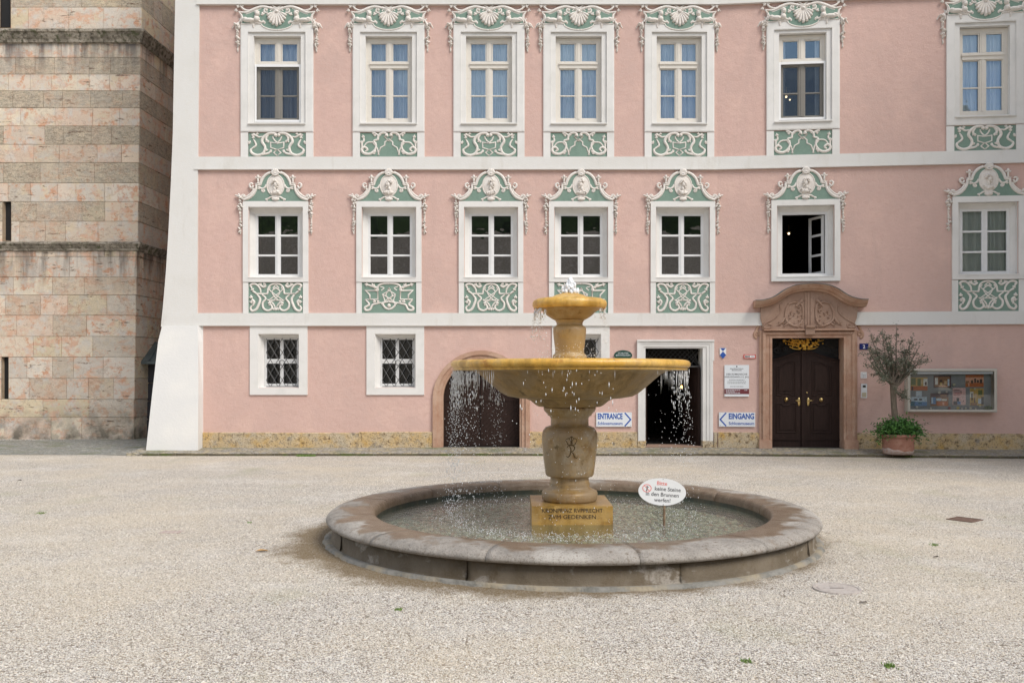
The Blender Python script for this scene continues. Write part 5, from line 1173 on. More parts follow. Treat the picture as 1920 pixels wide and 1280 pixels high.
# ================================================================== TOWER
TY = 23.2
def tw(px, py, Y=TY): return ((px - 960) / F * Y, EYE + (HOR - py) / F * Y)
tower = thing('church_tower', 'ashlar stone tower of banded grey and pinkish blocks left of the palace', 'tower', (tw(130, 0)[0], TY, 0))
tox = tw(130, 0)[0]
def towermat():
    m, t, b = nt('ashlar_blocks'); at = N(t, 'ShaderNodeAttribute', attribute_name='Col'); ty = at.outputs['Alpha']
    c = at.outputs['Color']
    c = mixc(t, noise(t, 1.9, 6, .72, (1, 1, 1.5), .51, .58), c, (.70, .46, .33)); c = mixc(t, noise(t, 4, 6, .7, (1, 1, .9), .56, .62), c, (.66, .38, .25))
    blot = noise(t, 2.3, 5, .7, (1, 1, 1.3), .56, .64); c = mixc(t, blot, c, (.72, .60, .44))
    c = mixc(t, noise(t, 4, 4, .6, lo=.5, hi=.7), c, (.66, .61, .55))
    # tuff: pitted grey
    cy = mixc(t, noise(t, 3.5, 5, .7, (1, 1, 1.5), .42, .60), (.70, .60, .45), (.58, .50, .385)); cy = mixc(t, noise(t, 7, 6, .8, (1, 1, 3), .48, .58), cy, (.36, .31, .24)); cy = mixc(t, noise(t, 40, 4, .75, (1, 1, 1.4), .54, .62), cy, (.17, .14, .10)); cy = mixc(t, noise(t, 30, 3, .6, lo=.6, hi=.72), cy, (.72, .68, .62))
    c = mixc(t, ty, c, cy)
    pit = noise(t, 45, 4, .75, (1, 1, 1.6), .60, .70); c = mixc(t, pit, c, (.20, .13, .08)); vv = N(t, 'ShaderNodeTexVoronoi', feature='DISTANCE_TO_EDGE'); vv.inputs['Scale'].default_value = 1.1; wv = N(t, 'ShaderNodeVectorMath', operation='ADD'); nn_ = N(t, 'ShaderNodeTexNoise'); nn_.inputs['Scale'].default_value = 2.5; nn_.inputs['Detail'].default_value = 5; L(t, pos(t), nn_.inputs['Vector']); L(t, nn_.outputs['Color'], wv.inputs[0]); L(t, pos(t), wv.inputs[1]); L(t, wv.outputs[0], vv.inputs['Vector']); c = mixc(t, mrange(t, vv.outputs['Distance'], .014, .005, 0, .35), c, (.38, .24, .17))
    c = mixc(t, noise(t, 3.2, 6, .8, (.6, .6, 3.5), .60, .64), c, (.20, .13, .09))
    g = N(t, 'ShaderNodeNewGeometry'); sp = N(t, 'ShaderNodeSeparateXYZ'); L(t, g.outputs['Position'], sp.inputs[0])
    # dirt streaks below the cornices and damp foot, real stains with ragged edges
    def stain(z0, z1, sc, col_, k_=1.0, stz=.25):
        f = mrange(t, sp.outputs[2], z0, z1); nn = noise(t, sc, 5, .6, (1, 1, stz), .40, .62); mu = N(t, 'ShaderNodeMath', operation='MULTIPLY'); L(t, f, mu.inputs[0]); L(t, nn, mu.inputs[1]); m3 = N(t, 'ShaderNodeMath', operation='MULTIPLY'); L(t, mu.outputs[0], m3.inputs[0]); m3.inputs[1].default_value = k_
        return m3.outputs[0]
    zc1 = tw(0, 80)[1]; zc2 = tw(0, 470)[1]
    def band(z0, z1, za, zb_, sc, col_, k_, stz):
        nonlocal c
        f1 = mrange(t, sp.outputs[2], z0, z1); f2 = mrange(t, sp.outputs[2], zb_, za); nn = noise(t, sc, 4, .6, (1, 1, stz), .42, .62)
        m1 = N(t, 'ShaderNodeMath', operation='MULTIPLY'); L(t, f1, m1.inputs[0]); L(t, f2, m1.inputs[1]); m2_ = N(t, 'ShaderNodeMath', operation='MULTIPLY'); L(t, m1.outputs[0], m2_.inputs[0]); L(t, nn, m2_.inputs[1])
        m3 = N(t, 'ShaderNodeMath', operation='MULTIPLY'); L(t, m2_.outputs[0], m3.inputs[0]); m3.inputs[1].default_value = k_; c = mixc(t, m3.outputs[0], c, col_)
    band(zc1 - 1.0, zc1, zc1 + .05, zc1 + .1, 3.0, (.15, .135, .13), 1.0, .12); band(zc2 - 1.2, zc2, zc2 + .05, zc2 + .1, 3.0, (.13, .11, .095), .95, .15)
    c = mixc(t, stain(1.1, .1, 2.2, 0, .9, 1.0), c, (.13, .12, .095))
    L(t, c, b.inputs['Base Color']); b.inputs['Roughness'].default_value = .95; b.inputs['Specular IOR Level'].default_value = .2
    h2 = N(t, 'ShaderNodeMath', operation='MULTIPLY'); L(t, noise(t, 30, 5, .75, (1, 1, 1.5)), h2.inputs[0]); L(t, mrange(t, ty, 0, 1, .35, 1), h2.inputs[1])
    bump(t, b, [(h2.outputs[0], .04), (noise(t, 6, 4, .6), .02)]); return m
TM = towermat()
rows_y = [-190, -150, -110, -70, -30, 14, 56, 80, 108, 139.5, 170.5, 202.5, 236.5, 271, 305, 343, 378, 415, 454, 481, 519.5, 553, 591, 630.5, 669, 709, 748, 782, 826]
# cr: tuff rows alternate above the lower cornice
mb_v = []; mb_f = []; mb_c = []
rr = random.Random(33)
def cornerx(py): return (265 if py < 60 else 263 if py < 100 else 263 - 5 * (py - 100) / 352 if py < 452 else 257.5 - 7.5 * (py - 452) / 370) 
slits = [(-6, 20, 52 - 90, 52), (5, 21, 371, 452), (3, 16, 662, 752)]
def addblock(p0, p1, dirv, outv, z0, z1, colr, ty):
    """p0,p1 along wall positions (x,y); rough quad with bevelled edge"""
    g_ = .0015; d_ = rr.uniform(.0, .008); be = .006
    a = np.array(p0); b_ = np.array(p1); dv = (b_ - a) / np.linalg.norm(b_ - a); ov = np.array(outv)
    a = a + dv * g_; b_ = b_ - dv * g_; o = len(mb_v)
    for (q, z) in ((a, z0 + g_), (b_, z0 + g_), (b_, z1 - g_), (a, z1 - g_)): mb_v.append((q[0] - ov[0] * .02, q[1] - ov[1] * .02, z))
    for (q, z) in ((a + dv * be, z0 + g_ + be), (b_ - dv * be, z0 + g_ + be), (b_ - dv * be, z1 - g_ - be), (a + dv * be, z1 - g_ - be)):
        e = rr.uniform(-.003, .003); mb_v.append((q[0] + ov[0] * (d_ + e), q[1] + ov[1] * (d_ + e), z))
    mb_f.append((o + 4, o + 5, o + 6, o + 7)); mb_f.extend([(o + i, o + (i + 1) % 4, o + 4 + (i + 1) % 4, o + 4 + i) for i in range(4)]); mb_c.extend([(*colr, ty)] * 5)
MARB = [(.74, .62, .49), (.76, .62, .48), (.71, .60, .49), (.76, .66, .52), (.73, .58, .46), (.70, .62, .53), (.75, .66, .55), (.76, .64, .45)]
for i in range(len(rows_y) - 1):
    y0, y1 = rows_y[i], rows_y[i + 1]; z1, z0 = tw(0, y0)[1], tw(0, y1)[1]
    tuff = (y1 <= 454 and (i % 2 == 0) and y0 >= 108) or (y1 < 20 and i % 2 == 0)
    if y0 in (56, 80): tuff = False
    cx = (cornerx((y0 + y1) / 2) - 960) / F * TY; x = cx; lim = (-260 - 960) / F * TY
    def colr(): c_ = rr.choice(MARB); k_ = rr.uniform(.88, 1.08); return tuple(v * k_ for v in c_)
    edges = [cx]
    while edges[-1] > lim: edges.append(edges[-1] - rr.uniform(.45, 1.25) * (1.0 if y0 < 454 else 1.15))
    for a, b_ in zip(edges, edges[1:]):
        pa, pb = 960 + a / TY * F, 960 + b_ / TY * F; segs_ = [(b_, a)]
        for (s0, s1, sy0, sy1) in slits:
            if (y0 + y1) / 2 > sy0 - 4 and (y0 + y1) / 2 < sy1 + 2:
                u0, u1 = (s0 - 960) / F * TY, (s1 - 960) / F * TY; ns_ = []
                for (m0, m1) in segs_:
                    if m1 <= u0 or m0 >= u1: ns_.append((m0, m1))
                    else:
                        if m0 < u0 - .05: ns_.append((m0, u0))
                        if m1 > u1 + .05: ns_.append((u1, m1))
                segs_ = ns_
        for m0, m1 in segs_: addblock((m0 - tox, 0), (m1 - tox, 0), None, (0, -1), z0, z1, colr(), rr.choice((.5, .62, .72, .85)) if tuff and rr.random() < .92 else (.3 if rr.random() < .25 else 0))
    y = 0.0                                                              # right flank, receding
    while y < 5.2:
        e = min(5.2, y + rr.uniform(.5, 1.2)); sk = .015 * 1
        addblock((cx - tox + .06 * y, y), (cx - tox + .06 * e, e), None, (1, -.06), z0, z1, colr(), rr.choice((.5, .65, .8)) if tuff else 0); y = e
me = bpy.data.meshes.new('ashlar_wall'); me.from_pydata(mb_v, [], mb_f); ca = me.color_attributes.new('Col', 'FLOAT_COLOR', 'CORNER')
cl = []
for f, c_ in zip(mb_f, mb_c): cl += list(c_) * 4
ca.data.foreach_set('color', cl); me.materials.append(TM); link('ashlar_wall', me, tower)
mb = MB(); lx = (-250 - 960) / F * TY - tox; zt = tw(0, -190)[1]                                       # mortar core behind the blocks (with slit recesses open)
cxm = (250 - 960) / F * TY - tox
cw_ = [(lx, (s0 - 960) / F * TY - tox) if False else None for s0 in ()]
slx = sorted([((s0 - 960) / F * TY - tox, (s1 - 960) / F * TY - tox, tw(0, sy1)[1], tw(0, sy0)[1]) for s0, s1, sy0, sy1 in slits])
pts = sorted({lx, cxm} | {v for s_ in slx for v in s_[:2]}); zz = sorted({-.2, zt} | {v for s_ in slx for v in s_[2:]})
for i in range(len(pts) - 1):
    for j in range(len(zz) - 1):
        cu, cz = (pts[i] + pts[i + 1]) / 2, (zz[j] + zz[j + 1]) / 2
        if any(s_[0] < cu < s_[1] and s_[2] < cz < s_[3] for s_ in slx): continue
        mb.add([(pts[i], .012, zz[j]), (pts[i + 1], .012, zz[j]), (pts[i + 1], .012, zz[j + 1]), (pts[i], .012, zz[j + 1])], [(0, 1, 2, 3)])
mb.add([(cxm, .012, -.2), (cxm + .33, 5.2, -.2), (cxm + .33, 5.2, zt), (cxm, .012, zt)], [(0, 1, 2, 3)])
mb.build('mortar_core', M('old_mortar', (.46, .38, .30), .95, [(6, (.34, .28, .21), .4, .65)]), tower)
for s_ in slx:
    l_, r_, zb_, zt_ = s_; m_ = MB(); cxs = (l_ + r_) / 2; hw_ = (r_ - l_) / 2; n = 8
    # splayed stone lining with a round head, dark core
    for side in (-1, 1):
        m_.add([(cxs + side * hw_, -.01, zb_), (cxs + side * hw_ * .8, .10, zb_), (cxs + side * hw_ * .8, .10, zt_), (cxs + side * hw_, -.01, zt_)], [(0, 1, 2, 3)])
    m_.add([(l_, -.01, zb_), (r_, -.01, zb_), (cxs + hw_ * .9, .10, zb_ + .03), (cxs - hw_ * .9, .10, zb_ + .03)], [(0, 1, 2, 3)])
    pl_ = [(l_, zt_ + .03), (l_, zt_ - hw_)] + [(cxs - hw_ * cos(pi * q / n), zt_ - hw_ + hw_ * sin(pi * q / n)) for q in range(1, n)] + [(r_, zt_ - hw_), (r_, zt_ + .03)]
    m_.prism(pl_, -.095, -.005)
    o = m_.build('slit_window', M('slit_lining', (.40, .31, .22), .9, [(5, (.3, .22, .15), .4, .65)], [(20, .01)]), tower)
    m_ = MB(); m_.add([(l_, .10, zb_), (r_, .10, zb_), (r_, .10, zt_), (l_, .10, zt_)], [(0, 1, 2, 3)]); m_.build('dark_opening', IRON, o)
def tcornice(ya, yb, ca_, pr):
    m_ = MB(); m_.smooth = False; z1, z0 = tw(0, ya)[1], tw(0, yb)[1]; h_ = z1 - z0; cxx = (ca_ - 960) / F * TY - tox
    prf = [(0, 1.0), (.5, .93), (1.0, .8), (1.0, .66), (.8, .58), (.62, .35), (.42, .2), (.35, 0), (0, -.05)]
    xs_ = np.linspace(lx, cxx, 40); vs = []
    path = [(x_, 0, 0, -1) for x_ in xs_[:-1]] + [(cxx, 0, 1, -1)] + [(cxx + .06 * t_, t_, 1, 0) for t_ in np.linspace(.3, 5.2, 14)]
    for (x_, y_, ox_, oy_) in path:
        j = rr.uniform(-.006, .006)
        for (o_, zz_) in prf: vs.append((x_ + ox_ * (o_ * pr + j * (o_ > 0)), y_ + oy_ * (o_ * pr + j * (o_ > 0)), z0 + zz_ * h_ + rr.uniform(-.004, .004)))
    k_ = len(prf); m_.add(vs, [(i * k_ + q, (i + 1) * k_ + q, (i + 1) * k_ + q + 1, i * k_ + q + 1) for i in range(len(path) - 1) for q in range(k_ - 1)])
    m_.build('tower_cornice', TCM, tower)
TCM = M('weathered_cornice', (.24, .21, .165), .95, [(3, (.42, .37, .30), .43, .58), (10, (.09, .075, .055), .48, .66), (5, (.11, .115, .06), .55, .7), (50, (.08, .065, .05), .55, .7)], [(25, .03), (6, .03)])
tcornice(54, 81, 263, .17); tcornice(453, 470, 257.5, .13)
# porch in the gap: dark door facing the court under a lean-to sheet metal canopy
py0 = 23.95 - TY; pxl = cxm - .05; pxr = -7.9 - tox
m_ = MB(); m_.box(pxl, pxr, py0 + .04, py0 + 1.0, -.1, 2.45); m_.build('porch_wall', M('porch_wall_plaster', (.16, .13, .11), .9), tower)
m_ = MB(); m_.box(pxl - .02, pxl + .03, py0 - .05, py0 + .03, .0, 2.12); m_.box(pxl + .03, pxl + 1.0, py0 - .03, py0 + .03, 2.04, 2.12)
for q in range(4): m_.box(pxl + .035, pxl + .95, py0 - .01, py0 + .03, .06 + q * .5, .52 + q * .5)
m_.build('side_door', M('door_slate', (.045, .045, .055), .6), tower)
m_ = MB(); ya_, yb_ = py0 - .42, py0 + .35; za_, zb_ = 2.12, 2.70
m_.add([(pxl, ya_, za_), (pxr, ya_, za_), (pxr, yb_, zb_), (pxl, yb_, zb_), (pxl, ya_, za_ - .06), (pxr, ya_, za_ - .06), (pxr, yb_, zb_ - .06), (pxl, yb_, zb_ - .06)], [(0, 1, 2, 3), (4, 5, 6, 7), (0, 1, 5, 4), (3, 2, 6, 7), (0, 3, 7, 4)])
for q in range(7): xx = pxl + .02 + q * .30; m_.tube([(xx, ya_, za_ + .02), (xx, yb_, zb_ + .02)], .016, 6)
m_.build('canopy', COPPER, tower)
m_ = MB(); m_.box(cxm, -7.6 - tox, 3.2, 3.5, -.1, tw(0, -190)[1]); m_.build('gap_blocker', M('gap_blocker_dark', (.20, .17, .14), .9), tower)  # unseen wall added behind the gap to keep light off the tower flank

# ================================================================== GROUND
def wetmask(t):
    g = N(t, 'ShaderNodeNewGeometry'); sub = N(t, 'ShaderNodeVectorMath', operation='SUBTRACT'); L(t, g.outputs['Position'], sub.inputs[0]); sub.inputs[1].default_value = (FX - .20, FD - .04, 0)
    ln = N(t, 'ShaderNodeVectorMath', operation='LENGTH'); L(t, sub.outputs[0], ln.inputs[0])
    ad = N(t, 'ShaderNodeMath', operation='MULTIPLY_ADD'); L(t, noise(t, 1.6, 6, .7), ad.inputs[0]); ad.inputs[1].default_value = -1.0; L(t, ln.outputs['Value'], ad.inputs[2])
    a2 = N(t, 'ShaderNodeMath', operation='MULTIPLY_ADD'); L(t, noise(t, 40, 3, .7), a2.inputs[0]); a2.inputs[1].default_value = -.35; L(t, ad.outputs[0], a2.inputs[2])
    return mrange(t, a2.outputs[0], 2.24, 1.98)
GC = [(.82, .77, .69), (.76, .69, .59), (.88, .85, .80), (.50, .46, .41), (.83, .77, .69), (.74, .65, .53), (.73, .70, .66), (.26, .23, .20), (.88, .83, .76)]
def gravelmat():
    m, t, b = nt('fine_gravel')
    def layer(sc):
        v = N(t, 'ShaderNodeTexVoronoi'); v.inputs['Scale'].default_value = sc; L(t, pos(t), v.inputs['Vector']); h = N(t, 'ShaderNodeSeparateColor'); L(t, v.outputs['Color'], h.inputs[0])
        r = N(t, 'ShaderNodeValToRGB'); r.color_ramp.interpolation = 'CONSTANT'; L(t, h.outputs[0], r.inputs[0]); el = r.color_ramp.elements; el[0].color = c4(GC[0]); el[1].position = 1 / 9; el[1].color = c4(GC[1])
        for i in range(2, 9): el.new(i / 9).color = c4(GC[i])
        dk = mixc(t, mrange(t, v.outputs['Distance'], .42, .75), r.outputs[0], (.22, .18, .14)); return dk, v.outputs['Distance']
    c1, d1 = layer(120); c2, d2 = layer(62); c = mixc(t, noise(t, 12, 3, .6, lo=.5, hi=.56), c1, c2)
    c = mixc(t, noise(t, .35, 5, .65, lo=.44, hi=.62), c, mixc(t, .32, c, (.74, .62, .44)))
    c = mixc(t, noise(t, 1.3, 6, .7, (1, 1, 1), .52, .70), c, mixc(t, .25, c, (.55, .45, .32))); c = mixc(t, noise(t, .8, 6, .7, (.8, 1, 1), .52, .70), c, mixc(t, .25, c, (.92, .90, .87)))
    c = mixc(t, noise(t, .9, 4, .6, (1, .6, 1), .58, .72), c, mixc(t, .25, c, (.30, .31, .13)))
    w_ = wetmask(t); c = mixc(t, w_, c, mixc(t, .82, c, (.17, .115, .05)))
    L(t, c, b.inputs['Base Color']); b.inputs['Roughness'].default_value = .9; b.inputs['Specular IOR Level'].default_value = .25
    bump(t, b, [(d1, -.010), (noise(t, 2.5, 4), .03)]); return m
mb = MB(); mb.box(-90, 90, -90, 110, -.5, 0); tag(mb.build('ground', gravelmat()), 'pale beige gravel court', 'gravel', kind='structure')
n = 95000; Yr = 4.3 * np.power(14.5 / 4.3, RNG.uniform(0, 1, n) ** .9); Xr = RNG.uniform(-1, 1, n) * (.62 * Yr + .2); mcx, mcy = gnd(1569, 1104); dcx, dcy = gnd(1809, 974); keep = ((Xr - FX) ** 2 + (Yr - FD) ** 2 > 2.60 ** 2) & ((Xr - mcx) ** 2 + (Yr - mcy) ** 2 > .18 ** 2) & ((Xr - dcx) ** 2 + (Yr - dcy) ** 2 > .19 ** 2)
Xr, Yr = Xr[keep], Yr[keep]
tag(stones('gravel_stones', np.stack([Xr, Yr, RNG.uniform(.0, .003, len(Xr))], 1), RNG.uniform(.002, .006, len(Xr)) * (1 + .5 * (RNG.uniform(size=len(Xr)) > .96)), .6, rampmat('gravel_stone', GC, .85, wetmask)), 'loose pale gravel stones scattered over the court', 'gravel', kind='stuff')
def cobmat(name, cols, sx=1, sc=9, dark=(.07, .065, .055)):
    m, t, b = nt(name); v = N(t, 'ShaderNodeTexVoronoi', feature='F1'); v.inputs['Scale'].default_value = sc; L(t, pos(t, (sx, 1.6, 1)), v.inputs['Vector'])
    e = N(t, 'ShaderNodeTexVoronoi', feature='DISTANCE_TO_EDGE'); e.inputs['Scale'].default_value = sc; L(t, pos(t, (sx, 1.6, 1)), e.inputs['Vector'])
    h = N(t, 'ShaderNodeSeparateColor'); L(t, v.outputs['Color'], h.inputs[0]); r = N(t, 'ShaderNodeValToRGB'); L(t, h.outputs[1], r.inputs[0]); r.color_ramp.interpolation = 'CONSTANT'; el = r.color_ramp.elements
    el[0].color = c4(cols[0]); el[1].position = 1 / len(cols); el[1].color = c4(cols[1])
    for i in range(2, len(cols)): el.new(i / len(cols)).color = c4(cols[i])
    c = mixc(t, noise(t, 25, 4, .6, lo=.45, hi=.7), r.outputs[0], (.2, .18, .14)); c = mixc(t, mrange(t, e.outputs[0], .05, .0), c, dark); c = mixc(t, noise(t, 1.1, 5, .6, lo=.54, hi=.72), c, (.17, .19, .09))
    L(t, c, b.inputs['Base Color']); b.inputs['Roughness'].default_value = .85; bump(t, b, [(mrange(t, e.outputs[0], 0, .12), .02)]); return m
# pavement along the facade with a low kerb
mb = MB()
def pave(xw, yw, xk, yk, z0=.0): return (xk, yk, .0), (xk, yk, .058), (xw, yw, .125)
front = [(-8.9, 18.72), (BX, 18.70), (XR, wall(2060)[1] - .95)]
nx_ = 60; vs = []
xs_ = list(np.linspace(-8.35, XR, nx_)); rr = random.Random(9)
for x_ in xs_:
    yk = 18.70 if x_ < BX else 18.70 - (x_ - BX) * (SL + .012); yw = 19.55 if x_ < BX else 19.55 - (x_ - BX) * SL; j = rr.uniform(-.012, .012)
    vs += [(x_, yk + j, -.02), (x_, yk + j, .05 + rr.uniform(-.004, .004)), (x_, yk + j + .03, .06), (x_, yw, .125)]
mb.add(vs, [(i * 4 + q, (i + 1) * 4 + q, (i + 1) * 4 + q + 1, i * 4 + q + 1) for i in range(nx_ - 1) for q in range(3)] + [(0, 1, 2, 3)])
tag(mb.build('pavement', cobmat('pavement_stones', [(.46, .40, .29), (.38, .35, .29), (.52, .44, .29), (.34, .32, .29), (.44, .41, .37)], .8, 11, (.14, .12, .09))), 'narrow cobbled pavement with a low dark kerb along the palace', 'pavement', kind='structure')
mb = MB()
for i in range(nx_ - 1):
    x0_, x1_ = xs_[i], xs_[i + 1]
    if x0_ < -8.3: continue
    f_ = lambda x_: 18.70 if x_ < BX else 18.70 - (x_ - BX) * (SL + .012)
    a, b_ = (x0_ + .004, f_(x0_) - .02), (x1_ - .004, f_(x1_) - .02); h_ = .046 + rr.uniform(-.005, .005)
    mb.add([(a[0], a[1], -.02), (b_[0], b_[1], -.02), (b_[0], b_[1], h_), (a[0], a[1], h_), (b_[0], b_[1] + .08, h_ + .008), (a[0], a[1] + .08, h_ + .008)], [(0, 1, 2, 3), (3, 2, 4, 5)])
tag(mb.build('kerb', M('dark_kerb_stone', (.10, .085, .055), .9, [(4, (.17, .14, .09), .4, .65), (2, (.09, .11, .03), .5, .65)], [(30, .03)])), 'dark mossy kerb edge', 'kerb', kind='structure')
mb = MB(); mb.add([(-22, 18.95, .006), (-9.0, 18.95, .006), (-8.35, 18.75, .006), (-7.2, 19.6, .04), (-7.2, 30, .04), (-22, 30, .04)], [(0, 1, 2, 3, 4, 5)])
tag(mb.build('cobbled_path', cobmat('grey_cobbles', [(.33, .34, .32), (.27, .28, .27), (.40, .40, .36), (.31, .29, .25)], 1, 9, (.13, .13, .10))), 'grey-green mossy cobbles before the tower', 'cobbles', kind='structure')
n = 1500
tag(stones('edge_gravel', np.stack([RNG.uniform(-14.5, -10.2, n), TY - .08 - np.abs(RNG.normal(0, .06, n)), np.full(n, .03)], 1), RNG.uniform(.008, .02, n), .7, rampmat('edge_stone', [(.6, .57, .52), (.5, .46, .4), (.35, .32, .27)])), 'strip of pale pebbles at the tower foot', 'pebbles', kind='stuff')
def blades(cx, cy, z, sx0, sy0, n, h):
    V = []; Fc = []
    for i in range(n):
        x_, y_ = cx + rr.uniform(-sx0, sx0), cy + rr.gauss(0, sy0); a = rr.uniform(0, pi); l_ = h * rr.uniform(.5, 1.2); dx, dy = cos(a) * .004, sin(a) * .004; lx_, ly_ = rr.gauss(0, l_ * .4), rr.gauss(0, l_ * .4)
        V += [(x_ - dx, y_ - dy, z), (x_ + dx, y_ + dy, z), (x_ + lx_, y_ + ly_, z + l_)]; Fc.append((3 * i, 3 * i + 1, 3 * i + 2))
    me = bpy.data.meshes.new('grass'); me.from_pydata(V, [], Fc); me.materials.append(GRASS); return me
gx, gy = gnd(574, 855)
tag(link('grass', blades(gx, gy + .0, 0, .2, .03, 500, .05)), 'green grass tuft growing at the kerb below the second barred window', 'grass', kind='stuff')
for px, py, n_, s_, lb in ((78, 962, 60, .05, 'left edge of the court'), (1668, 1249, 90, .03, 'lower right of the court'), (1752, 1022, 50, .04, 'gravel right of the basin'), (468, 980, 30, .02, 'gravel left of the basin'), (747, 1143, 50, .025, 'gravel in front of the basin, to its left'), (1400, 1240, 60, .03, 'bottom edge, in front of the sign')):
    gx, gy = gnd(px, py); tag(link('grass', blades(gx, gy, 0, s_, s_ * .6, n_, .022)), 'tiny green weed tuft, ' + lb, 'grass', kind='stuff')
# covers let into the gravel
cx_, cy_ = gnd(1569, 1104)
cov = thing('manhole_cover', 'round grey manhole cover in the gravel right of the basin', 'manhole cover', (cx_, cy_, 0))
mb = MB(); mb.lathe([(0, .010), (.150, .010), (.153, .007), (.162, .007), (.165, .012), (.185, .012), (.188, 0)], n=40); mb.build('cover', M('cast_grey', (.44, .39, .35), .7, [(12, (.44, .40, .37), .45, .65), (40, (.28, .24, .22), .5, .7)], [(40, .01)]), cov)
mb = MB()
mb.box(-.055, .055, -.008, .008, .008, .0115); mb.build('lifting_slot', M('slot_dark', (.10, .085, .07), .8), cov)
cx_, cy_ = gnd(1809, 974)
cov = thing('drain_cover', 'small square rusty brown cover in the gravel at the right', 'drain cover', (cx_, cy_, 0), radians(38))
RUST = M('rusty_iron', (.12, .07, .05), .7, [(15, (.17, .105, .075), .45, .65)], [(50, .006)])
mb = MB(); mb.box(-.13, .13, -.13, .13, 0, .006); mb.build('lid', RUST, cov); mb = MB(); mb.rings([]) if 0 else None
for a, b_, c_, d_ in ((-.15, .15, -.15, -.135), (-.15, .15, .135, .15), (-.15, -.135, -.135, .135), (.135, .15, -.135, .135)): mb.box(a, b_, c_, d_, 0, .009)
mb.build('rim', RUST, cov)
cx_, cy_ = gnd(321, 997)
mb = MB(); mb.prism([(-.11, 0), (.11, 0), (.11, .01), (-.11, .01)], -.08, .08)
tag(mb.build('drain_cover', M('reddish_slab', (.36, .27, .24), .9, [(30, (.5, .44, .38), .45, .6)]), None, loc=(cx_, cy_, -.006)), 'faint reddish slab nearly buried in the gravel at the left', 'drain cover')
LB = M('dry_leaf', (.42, .26, .11), .8)
for px, py, s_, lab in ((491, 1034, .07, 'curled dry tan leaf on the gravel left of the basin'), (37, 901, .04, 'small dark leaf on the gravel at the far left'), (1618, 1131, .035, 'tiny dark leaf on the gravel below the manhole cover'), (1754, 1045, .03, 'tiny dark leaf between manhole and drain cover')):
    gx, gy = gnd(px, py); mb = MB(); mb.add([(-s_, 0, .004), (-.3 * s_, .4 * s_, .3 * s_), (.6 * s_, .3 * s_, .2 * s_), (s_, 0, .006), (.5 * s_, -.35 * s_, .02), (-.4 * s_, -.35 * s_, .012), (0, 0, .005)], [(0, 1, 6), (1, 2, 6), (2, 3, 6), (3, 4, 6), (4, 5, 6), (5, 0, 6)])
    tag(mb.build('fallen_leaf', LB if s_ > .05 else M('dark_leaf', (.06, .05, .035), .8), None, loc=(gx, gy, .004)), lab, 'leaf', 'dead leaves on the gravel')

# ================================================================== what the windows mirror: house across the court and wooded hill
house = thing('opposite_house', 'house across the court whose brown roof is mirrored in the middle windows', 'house', (-2, -13, 0))
mb = MB(); mb.box(-24, 20, -14, 0, -.3, 6.2); mb.build('wall', M('opposite_plaster', (.55, .5, .42), .9), house)
mb = MB(); mb.add([(-25, .8, 5.9), (21, .8, 5.9), (21, -7, 11.6), (-25, -7, 11.6), (21, -15, 5.9), (-25, -15, 5.9)], [(0, 1, 2, 3), (3, 2, 4, 5), (1, 4, 2), (0, 3, 5)]); mb.build('roof', M('shingle_roof', (.50, .43, .35), .9, [(10, (.28, .23, .175), .42, .6, (1, 3, 3)), (3, (.58, .5, .42), .5, .65)], [(14, .1, (1, 4, 4))]), house)
for x_ in (-16, -8, 0, 8, 15):
    mb = MB(); mb.box(x_ - .5, x_ + .5, .0, .06, 2.2, 3.9); wd_ = mb.build('window', IRON, house)
hb = MB(); hb.smooth = True; n = 70; m_ = 12; vs = []
for i in range(n + 1):
    a = pi + pi * i / n
    for j in range(m_ + 1):
        q = j / m_; R_ = 48 + 45 * q; vs.append((R_ * cos(a) * 1.2, -13 + R_ * sin(a), (35 + 4 * sin(i * .33) + 2.5 * sin(i * .9)) * sin(q * pi / 2) + 1.2 * sin(i * 2.7 + j * 1.9)))
hb.add(vs, [(i * (m_ + 1) + j, (i + 1) * (m_ + 1) + j, (i + 1) * (m_ + 1) + j + 1, i * (m_ + 1) + j + 1) for i in range(n) for j in range(m_)])
tag(hb.build('hill', M('wooded_hill', (.035, .065, .015), 1, [(.5, (.012, .022, .008), .45, .6), (1.5, (.07, .12, .03), .5, .7)], [(1, .8)])), 'wooded green hill mirrored in the windows', 'hill', kind='structure')

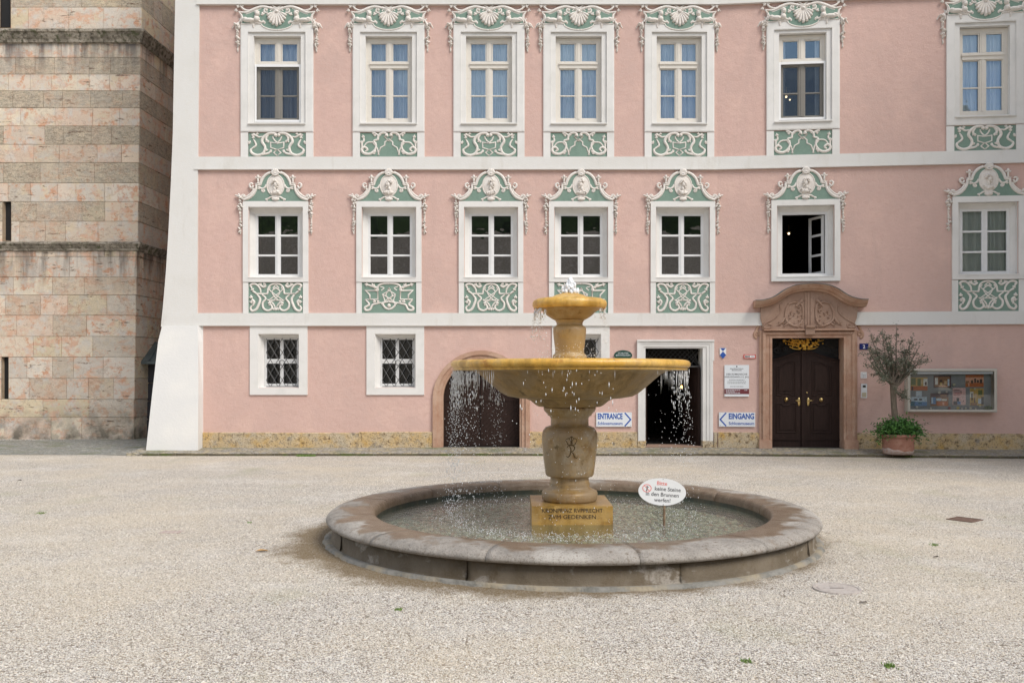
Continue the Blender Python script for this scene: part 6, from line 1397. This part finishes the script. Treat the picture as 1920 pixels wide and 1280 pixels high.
# ================================================================== light, sky, camera
SUN_EL, SUN_AZ = radians(48), radians(-44)                 # azimuth of the sun direction measured from +X towards +Y
wd = bpy.data.worlds.new('World'); S.world = wd; wd.use_nodes = True; t = wd.node_tree; bg = t.nodes['Background']
sky = N(t, 'ShaderNodeTexSky', sky_type='NISHITA'); sky.sun_disc = False; sky.sun_elevation = SUN_EL; sky.sun_rotation = pi / 2 - SUN_AZ; sky.dust_density = .6
tc = N(t, 'ShaderNodeTexCoord'); mp = N(t, 'ShaderNodeMapping'); mp.inputs['Scale'].default_value = (1, 1, 2.2); L(t, tc.outputs['Generated'], mp.inputs[0])
nz = N(t, 'ShaderNodeTexNoise'); nz.inputs['Scale'].default_value = 3.4; nz.inputs['Detail'].default_value = 7; nz.inputs['Roughness'].default_value = .6; nz.inputs['Distortion'].default_value = .3; L(t, mp.outputs[0], nz.inputs['Vector'])
n2 = N(t, 'ShaderNodeTexNoise'); n2.inputs['Scale'].default_value = 2.0; n2.inputs['Detail'].default_value = 5; L(t, mp.outputs[0], n2.inputs['Vector'])
cloud = mixc(t, mrange(t, n2.outputs[0], .35, .65), (6.2, 6.3, 6.5), (10.8, 10.6, 10.3))
L(t, mixc(t, mrange(t, nz.outputs[0], .42, .60, .08, .97), sky.outputs[0], cloud), bg.inputs[0]); bg.inputs[1].default_value = .092
sd = bpy.data.lights.new('sun', 'SUN'); sd.energy = 1.9; sd.angle = radians(26); sd.color = (1, .95, .88)
so = bpy.data.objects.new('sun', sd); COL.objects.link(so)
from mathutils import Vector
dv = Vector((cos(SUN_AZ) * cos(SUN_EL), sin(SUN_AZ) * cos(SUN_EL), sin(SUN_EL))); so.rotation_euler = dv.to_track_quat('Z', 'Y').to_euler(); so.location = dv * 40
cam = bpy.data.cameras.new('camera'); co = bpy.data.objects.new('camera', cam); COL.objects.link(co); co.location = (0, 0, EYE); co.rotation_euler = (pi / 2, 0, 0)
cam.sensor_width = 36; cam.lens = F / 1920 * 36; cam.shift_y = (HOR - 640) / 1920; cam.clip_end = 600; S.camera = co
vs_ = S.view_settings; vs_.view_transform = 'Standard'; vs_.look = 'None'; vs_.gamma = 1; vs_.exposure = .78
